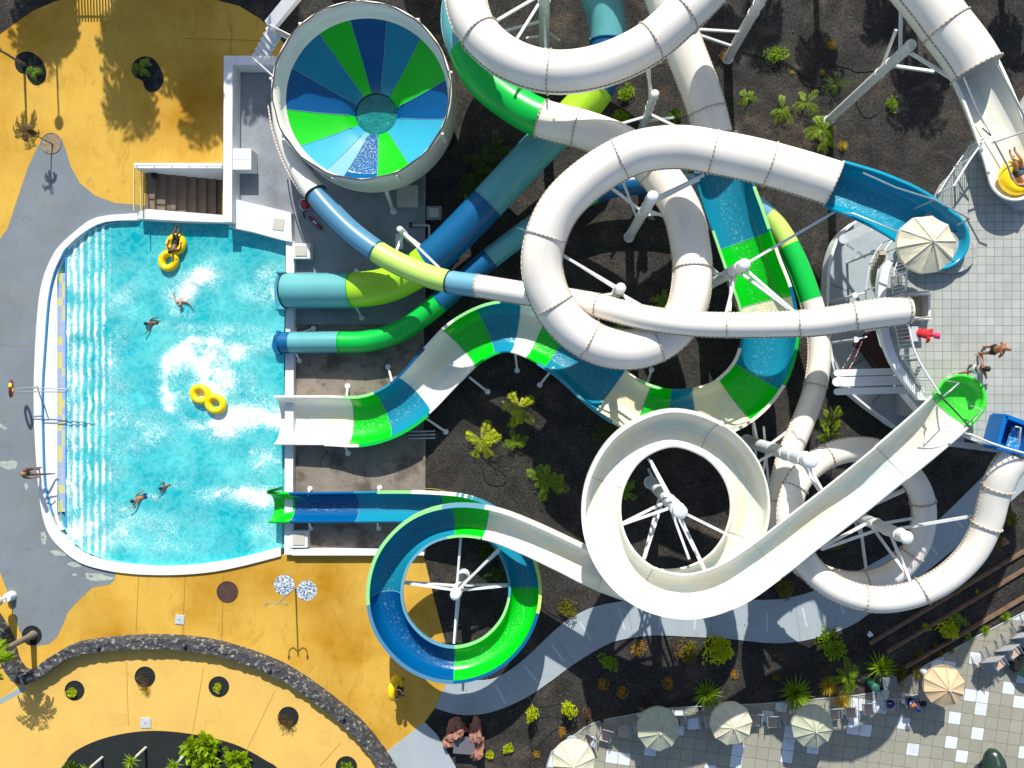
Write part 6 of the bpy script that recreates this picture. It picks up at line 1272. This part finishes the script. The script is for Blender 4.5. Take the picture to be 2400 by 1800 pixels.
PL = [
('bushG','shrub','green shrub with reddish tips, upper left of the tall pole','shrub',1812,133,1.1),('palmA','small_palm','small fern like palm closest to the straight white tube, upper right bed','palm',1748,232,.6),
('palmB','small_palm','bright palm, left one of the touching pair in the upper right bed','palm',1826,262,.85),('palmA','small_palm','bright palm, right one of the touching pair in the upper right bed','palm',1882,246,.8),
('palmD','small_palm','darker palm left of the tall pole in the upper right bed','palm',1950,205,.85),('gold','dry_tuft','dry golden tuft highest in the upper right bed','grass tuft',1947,108,.55),('bushB','shrub','tiny brown shrub between the green shrub and the dark palm','shrub',1895,160,.4),
('gold','dry_tuft','tiny yellow plant by the dark palm in the upper right bed','grass tuft',1925,170,.35),('bushG','shrub','lone leafy green shrub right of the tall pole base','shrub',2090,249,.75),('palmA','small_palm','large bushy palm at the foot of the tall white pole','palm',1918,310,1.0),
('palmB','small_palm','palm growing below the bushy palm at the pole foot','palm',1922,338,.7),('gold','dry_tuft','yellow drooping plant right of the bushy palm','grass tuft',1972,343,.6),('gold','dry_tuft','tiny yellow plant beside the hose under the green shrub','grass tuft',1855,170,.25),
('bushV','climbing_shrub','yellow green climber beside the lime tube bend','shrub',1468,220,.9),('bushV','climbing_shrub','climber continuing toward the white pole','shrub',1455,275,.8),('bushDk','shrub','dim green cover right of the white pole by the climber','shrub',1578,278,.9),
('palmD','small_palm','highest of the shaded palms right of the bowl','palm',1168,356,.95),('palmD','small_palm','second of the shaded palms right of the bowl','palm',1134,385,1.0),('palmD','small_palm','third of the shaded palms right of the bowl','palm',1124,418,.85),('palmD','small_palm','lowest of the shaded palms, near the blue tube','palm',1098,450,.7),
('palmG','small_palm','small shaded palm inside the big white loop','palm',1548,708,.6),('palmG','small_palm','tiny palm under the lower rim of the big white loop','palm',1447,772,.4),
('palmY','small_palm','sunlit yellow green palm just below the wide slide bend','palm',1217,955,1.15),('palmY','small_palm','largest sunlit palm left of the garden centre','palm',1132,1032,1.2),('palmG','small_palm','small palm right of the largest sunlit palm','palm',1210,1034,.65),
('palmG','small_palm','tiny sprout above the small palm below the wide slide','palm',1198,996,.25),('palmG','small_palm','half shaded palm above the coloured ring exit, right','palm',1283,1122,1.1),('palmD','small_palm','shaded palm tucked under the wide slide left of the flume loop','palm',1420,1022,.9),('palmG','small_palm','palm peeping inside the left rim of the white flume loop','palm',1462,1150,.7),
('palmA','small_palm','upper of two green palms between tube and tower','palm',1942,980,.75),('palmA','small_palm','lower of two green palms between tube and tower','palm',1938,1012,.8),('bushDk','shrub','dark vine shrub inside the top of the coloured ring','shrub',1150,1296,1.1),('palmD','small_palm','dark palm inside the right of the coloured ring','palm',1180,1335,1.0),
('bushL','shrub','olive bush above the garden path near the ring','shrub',1328,1420,1.15),('bushG','shrub','light green bush, leftmost below the garden path bend','shrub',1422,1547,1.0),('bushR','shrub','orange yellow bush with bare twigs below the path','shrub',1499,1518,.95),('bushL','shrub','large olive bush with dry left side below the path','shrub',1608,1524,1.45),('bushB','shrub','dry brown twigs on the left of the large olive bush','shrub',1585,1515,.9),
('bushY','shrub','largest bright yellow green bush below the path','shrub',1678,1524,1.5),('bushO','shrub','small orange bush, left of the pair in the deep shade','shrub',1415,1600,.65),('bushO','shrub','small orange bush, right of the pair in the deep shade','shrub',1459,1620,.65),('bushR','shrub','small orange ring shaped bush left of the first big agave','shrub',1562,1598,.7),
('bushY','shrub','bright lemon bush left of the taller lemon bush','shrub',1245,1662,.65),('bushY','shrub','taller bright lemon bush casting a long black shadow','shrub',1333,1650,.75),('bushB','shrub','small brown plant right of the taller lemon bush','shrub',1370,1658,.5),('bushO','shrub','tiny orange plant under the taller lemon bush','shrub',1317,1702,.38),
('bushY','shrub','golden plant lower centre of the black bed right of the rocks','shrub',1190,1750,.55),('bushY','shrub','small lemon plant nearest the red rocks','shrub',1147,1768,.45),('bushO','shrub','small round orange plant near the leftmost parasol','shrub',1258,1765,.4),
('agave','agave','spiky agave, leftmost of the big ones above the terrace','agave',1655,1622,1.05),('agave','agave','spiky agave, middle one above the pale parasol','agave',1862,1620,1.18),('agave2','agave','spiky agave, rightmost big one by the timber edgings','agave',2060,1562,1.1),
('palmG','grass_clump','dense fresh green clump between the two right agaves','grass tuft',1978,1580,.95),('gold','dry_tuft','golden dry grass left of the fresh green clump','grass tuft',1938,1605,1.0),('gold','dry_tuft','golden dry grass hanging onto the terrace','grass tuft',1970,1638,1.05),('bushV','shrub','leafy green hedge like shrub touching the path','shrub',1942,1503,1.6),
('bushB','shrub','brown dry shrub under the leafy hedge shrub','shrub',1942,1530,.8),('bushB','shrub','dull reddish brown shrub below the path shadow','shrub',1822,1530,.75),('bushO','shrub','pale tan plant on the lit gravel streak','shrub',1720,1577,.5),('bushL','shrub','small olive plant above the middle agave','shrub',1815,1584,.5),('bushB','shrub','round tan plant above the golden grasses','shrub',1935,1562,.65),
('bushL','shrub','olive shrub under the white flume near the path','shrub',1835,1374,1.15),('tuft','grass_tuft','grey green tuft right of the rightmost agave','grass tuft',2106,1572,1.0),('tuft','grass_tuft','olive round tuft where the terrace edge bends','grass tuft',2145,1573,1.0),('bushB','shrub','brown shrub behind the square grey bin','shrub',2106,1592,.8),
('bushY','shrub','yellow bush on the timber terraced slope','shrub',2213,1472,1.1),('palmG','grass_tuft','green sprouting plant above the yellow slope bush','grass tuft',2242,1450,.5),('bushY','shrub','small yellow plant on the middle timber edging','shrub',2170,1468,.4),('tuft','grass_tuft','tuft between the middle and lowest timber edging','grass tuft',2150,1530,.7),
('bushL','shrub','tiny plant in the middle of the lower slope','shrub',2190,1510,.35),('tuft','grass_tuft','brown tuft on the lowest edging, left','grass tuft',2200,1532,.6),('tuft','grass_tuft','brown tuft on the lowest edging, right','grass tuft',2225,1522,.6),('palmG','grass_tuft','small tuft below the lowest edging','grass tuft',2266,1490,.35),
('agave2','agave','small green agave on the slope, left one near the stacked chairs','agave',2306,1474,.38),('agave2','agave','small green agave on the slope, right one near the frame edge','agave',2353,1442,.42),('bushY','shrub','tiny yellow sprout high on the slope','shrub',2288,1386,.22),
('bushL','shrub','round olive shrub at the right edge under the tube bend','shrub',2362,1215,1.1),('bushL','shrub','smaller olive shrub beside the pinkish stone','shrub',2336,1265,.75),('bushL','shrub','olive shrub inside the closed double loop','shrub',1952,1268,1.1),('bushL','shrub','thin olive shrub at the outer foot of the double loop','shrub',2240,1383,.55),
('yucca','yucca','left yucca on a pale trunk in the bottom gravel bed','yucca',342,1752,1.0),('yucca','yucca','right yucca on a pale trunk in the bottom gravel bed','yucca',440,1762,1.0),('yucca','yucca','yucca trunk cut by the bottom edge in the gravel bed','yucca',240,1775,1.0),
('broad','broadleaf_plant','big leaved plant, left of the central cluster in the gravel bed','plant',452,1755,1.1),('broad','broadleaf_plant','big leaved plant, upper of the central cluster in the gravel bed','plant',490,1742,1.1),('broad','broadleaf_plant','big leaved plant at the bottom of the central cluster','plant',488,1782,1.1),('broad','broadleaf_plant','big leaved plant right in the gravel bed','plant',562,1780,1.1),
('bushG','shrub','small lime plant above the right big leaved plant','shrub',530,1752,.3),('bushDk','shrub','green shrub at the left end of the gravel bed','shrub',168,1796,.8),
('bushY','shrub','small yellow shrub in the leftmost small round planter','shrub',170,1623,.5),('bushB','shrub','dry branching shrub spilling from the second round planter','shrub',337,1592,.75),('gold','shrub','thin golden twigs hanging below the second round planter','shrub',345,1615,.5),('bushY','shrub','small yellow shrub in the third round planter','shrub',513,1610,.45),('bushB','shrub','reddish brown bush in the fourth round planter','shrub',676,1688,.9),('tuft','grass_tuft','olive grass fringe under the reddish brown bush','grass tuft',677,1694,.75),('bushV','shrub','green shrub in the planter cut by the bottom edge','shrub',812,1800,.8),
('palmG','small_palm','small green shoots in the upper kidney shaped planter','palm',338,164,.6),('palmG','small_palm','small green shoots in the left kidney shaped planter','palm',86,172,.45),('bushO','shrub','dead brown shrub at the foot of the pole by the straight tube','shrub',1700,132,.7)]
pr = random.Random(5)
for row in PL:
    key, nm, lb, ct, x, y, sc = row[:7]; sz = sc
    if 'tall' in lb and 'lemon' in lb: sz = 2.2
    make_plant(key, nm, lb, ct, x, y, sc, pr.uniform(0, 6.28) if key != 'yucca' else 0, 0, sz=sz)
for o in MASTER.values():
    for x in o: bpy.data.objects.remove(x)
# palm trees: the ones in the planters and the tall ones beyond the top edge whose shade crosses the deck
def tall_palm(label, x, y, h, L=1.5, nf=26, seed=1, tr=.13, lean=(0, 0), leaf=LG, cut=None, z=0, skirt=True, lf=.3):
    random.seed(seed); q = P(x, y, z); t = thing('palm_tree', label, 'palm tree', q); b = MB(); tp = Vector((q.x + lean[0], q.y + lean[1], z + h))
    pts = [q.lerp(tp, k / 8) + Vector((lean[0] * .3 * math.sin(k / 8 * PI), lean[1] * .3 * math.sin(k / 8 * PI), 0)) for k in range(9)]; b.tube(pts, [tr * 1.4] + [tr * (1 - .05 * k) for k in range(1, 9)], 12); b.build('trunk', TRUNK, t)
    b = MB()
    for k in range(nf): frond(b, tp, k * 2.4, L * random.uniform(.8, 1.1), random.uniform(-.5, 1.1) if skirt else random.uniform(0, .9), random.uniform(.9, 1.8), .045 * L / 1.5, 26, lf, .02)
    b.build('crown', leaf, t); return t
tall_palm('thin palm trunk leaning out of the left edge from the upper kidney planter', 57, 152, 2.5, .9, 12, 31, .07, leaf=LGD)
tall_palm('thin bent young palm growing in the tan gravel disc', 124, 338, 1.5, .55, 9, 32, .035, (-.15, .1), leaf=LBR)
tall_palm('pale thick palm trunk rising from the round planter at the left edge', 78, 1488, 2.7, 1.2, 16, 33, .16, leaf=LG)
for i, (x, y, h, L, nf) in enumerate(((285,-330,9.2,1.7,34),(455,-290,8.8,1.7,38),(400,-440,8.4,2.1,60),(520,-430,8.0,2.2,60),(350,-500,8.8,1.9,50),(90,-390,7.0,2.0,80),(580,-470,8.6,2.1,60),(640,-430,8.0,1.6,40),(450,-390,8.3,2.2,60),(290,-410,8.2,2.0,60),(570,-360,8.6,1.9,50))):  # far left crown made dense to stand in for a thatched parasol's shade
    tall_palm('tall palm beyond the top edge, number %d from the left group shading the yellow deck' % (i + 1) if False else 'tall palm beyond the top edge shading the yellow deck %s' % ('left middle', 'right middle', 'upper middle', 'upper right', 'upper strip', 'far left, parasol stand-in', 'upper corner', 'beside the stair', 'between the kidney planters', 'by the fence', 'near the parapet')[i], x, y, h, L, nf, 40 + i, .2, lf=.34)
for i, (x, y, h, L) in enumerate(((1680,-280,6,1.6),(1900,-330,7.5,1.4),(2130,-300,8.5,1.8),(2230,-420,9,1.8),(2340,-180,5,1.8),(1000,-260,5,2.0),(1760,-420,8,1.6),(2060,-380,7,1.6),(2420,-60,8,1.9),(830,-300,5,1.8))):
    tall_palm('tall palm beyond the top edge shading the %s' % ('soil beside the straight tube', 'middle of the upper bed', 'right part of the upper bed', 'ground beside the tall pole', 'top right corner', 'soil right of the bowl', 'upper bed near the hose', 'soil left of the top right tube', 'slope by the right tube', 'rim of the bowl')[i], x, y, h, L, 26, 60 + i, .2, lf=.32)
# slatted fence beyond the top edge, whose striped shade falls on the deck
t = thing('slat_fence', 'tall slatted fence beyond the top edge throwing striped shade', 'fence', P(240, -90)); b = MB()
for k in range(33): q = P(146 + k * 7, -90); b.box((q.x, q.y, 1.1), (.075, .03, 2.2))
b.build('slats', STEEL, t); b = MB(); A_, B_ = P(138, -90), P(360, -90)
for z in (.3, 2.05): b.beam(A_ + Vector((0, .04, z)), B_ + Vector((0, .04, z)), .03, .08)
b.build('rail', STEEL, t)
t = thing('street_lamp', 'lamp post beyond the top edge with a globe, its shade a thin line and dot', 'lamp', P(126, -38)); q = P(126, -38); b = MB(); b.cyl(q, q + Vector((0, 0, 5)), .05, .04, 8); b.build('post', BLACK, t); b = MB(); b.ball(q + Vector((0, 0, 5.1)), .22); b.build('globe', WALLW, t)
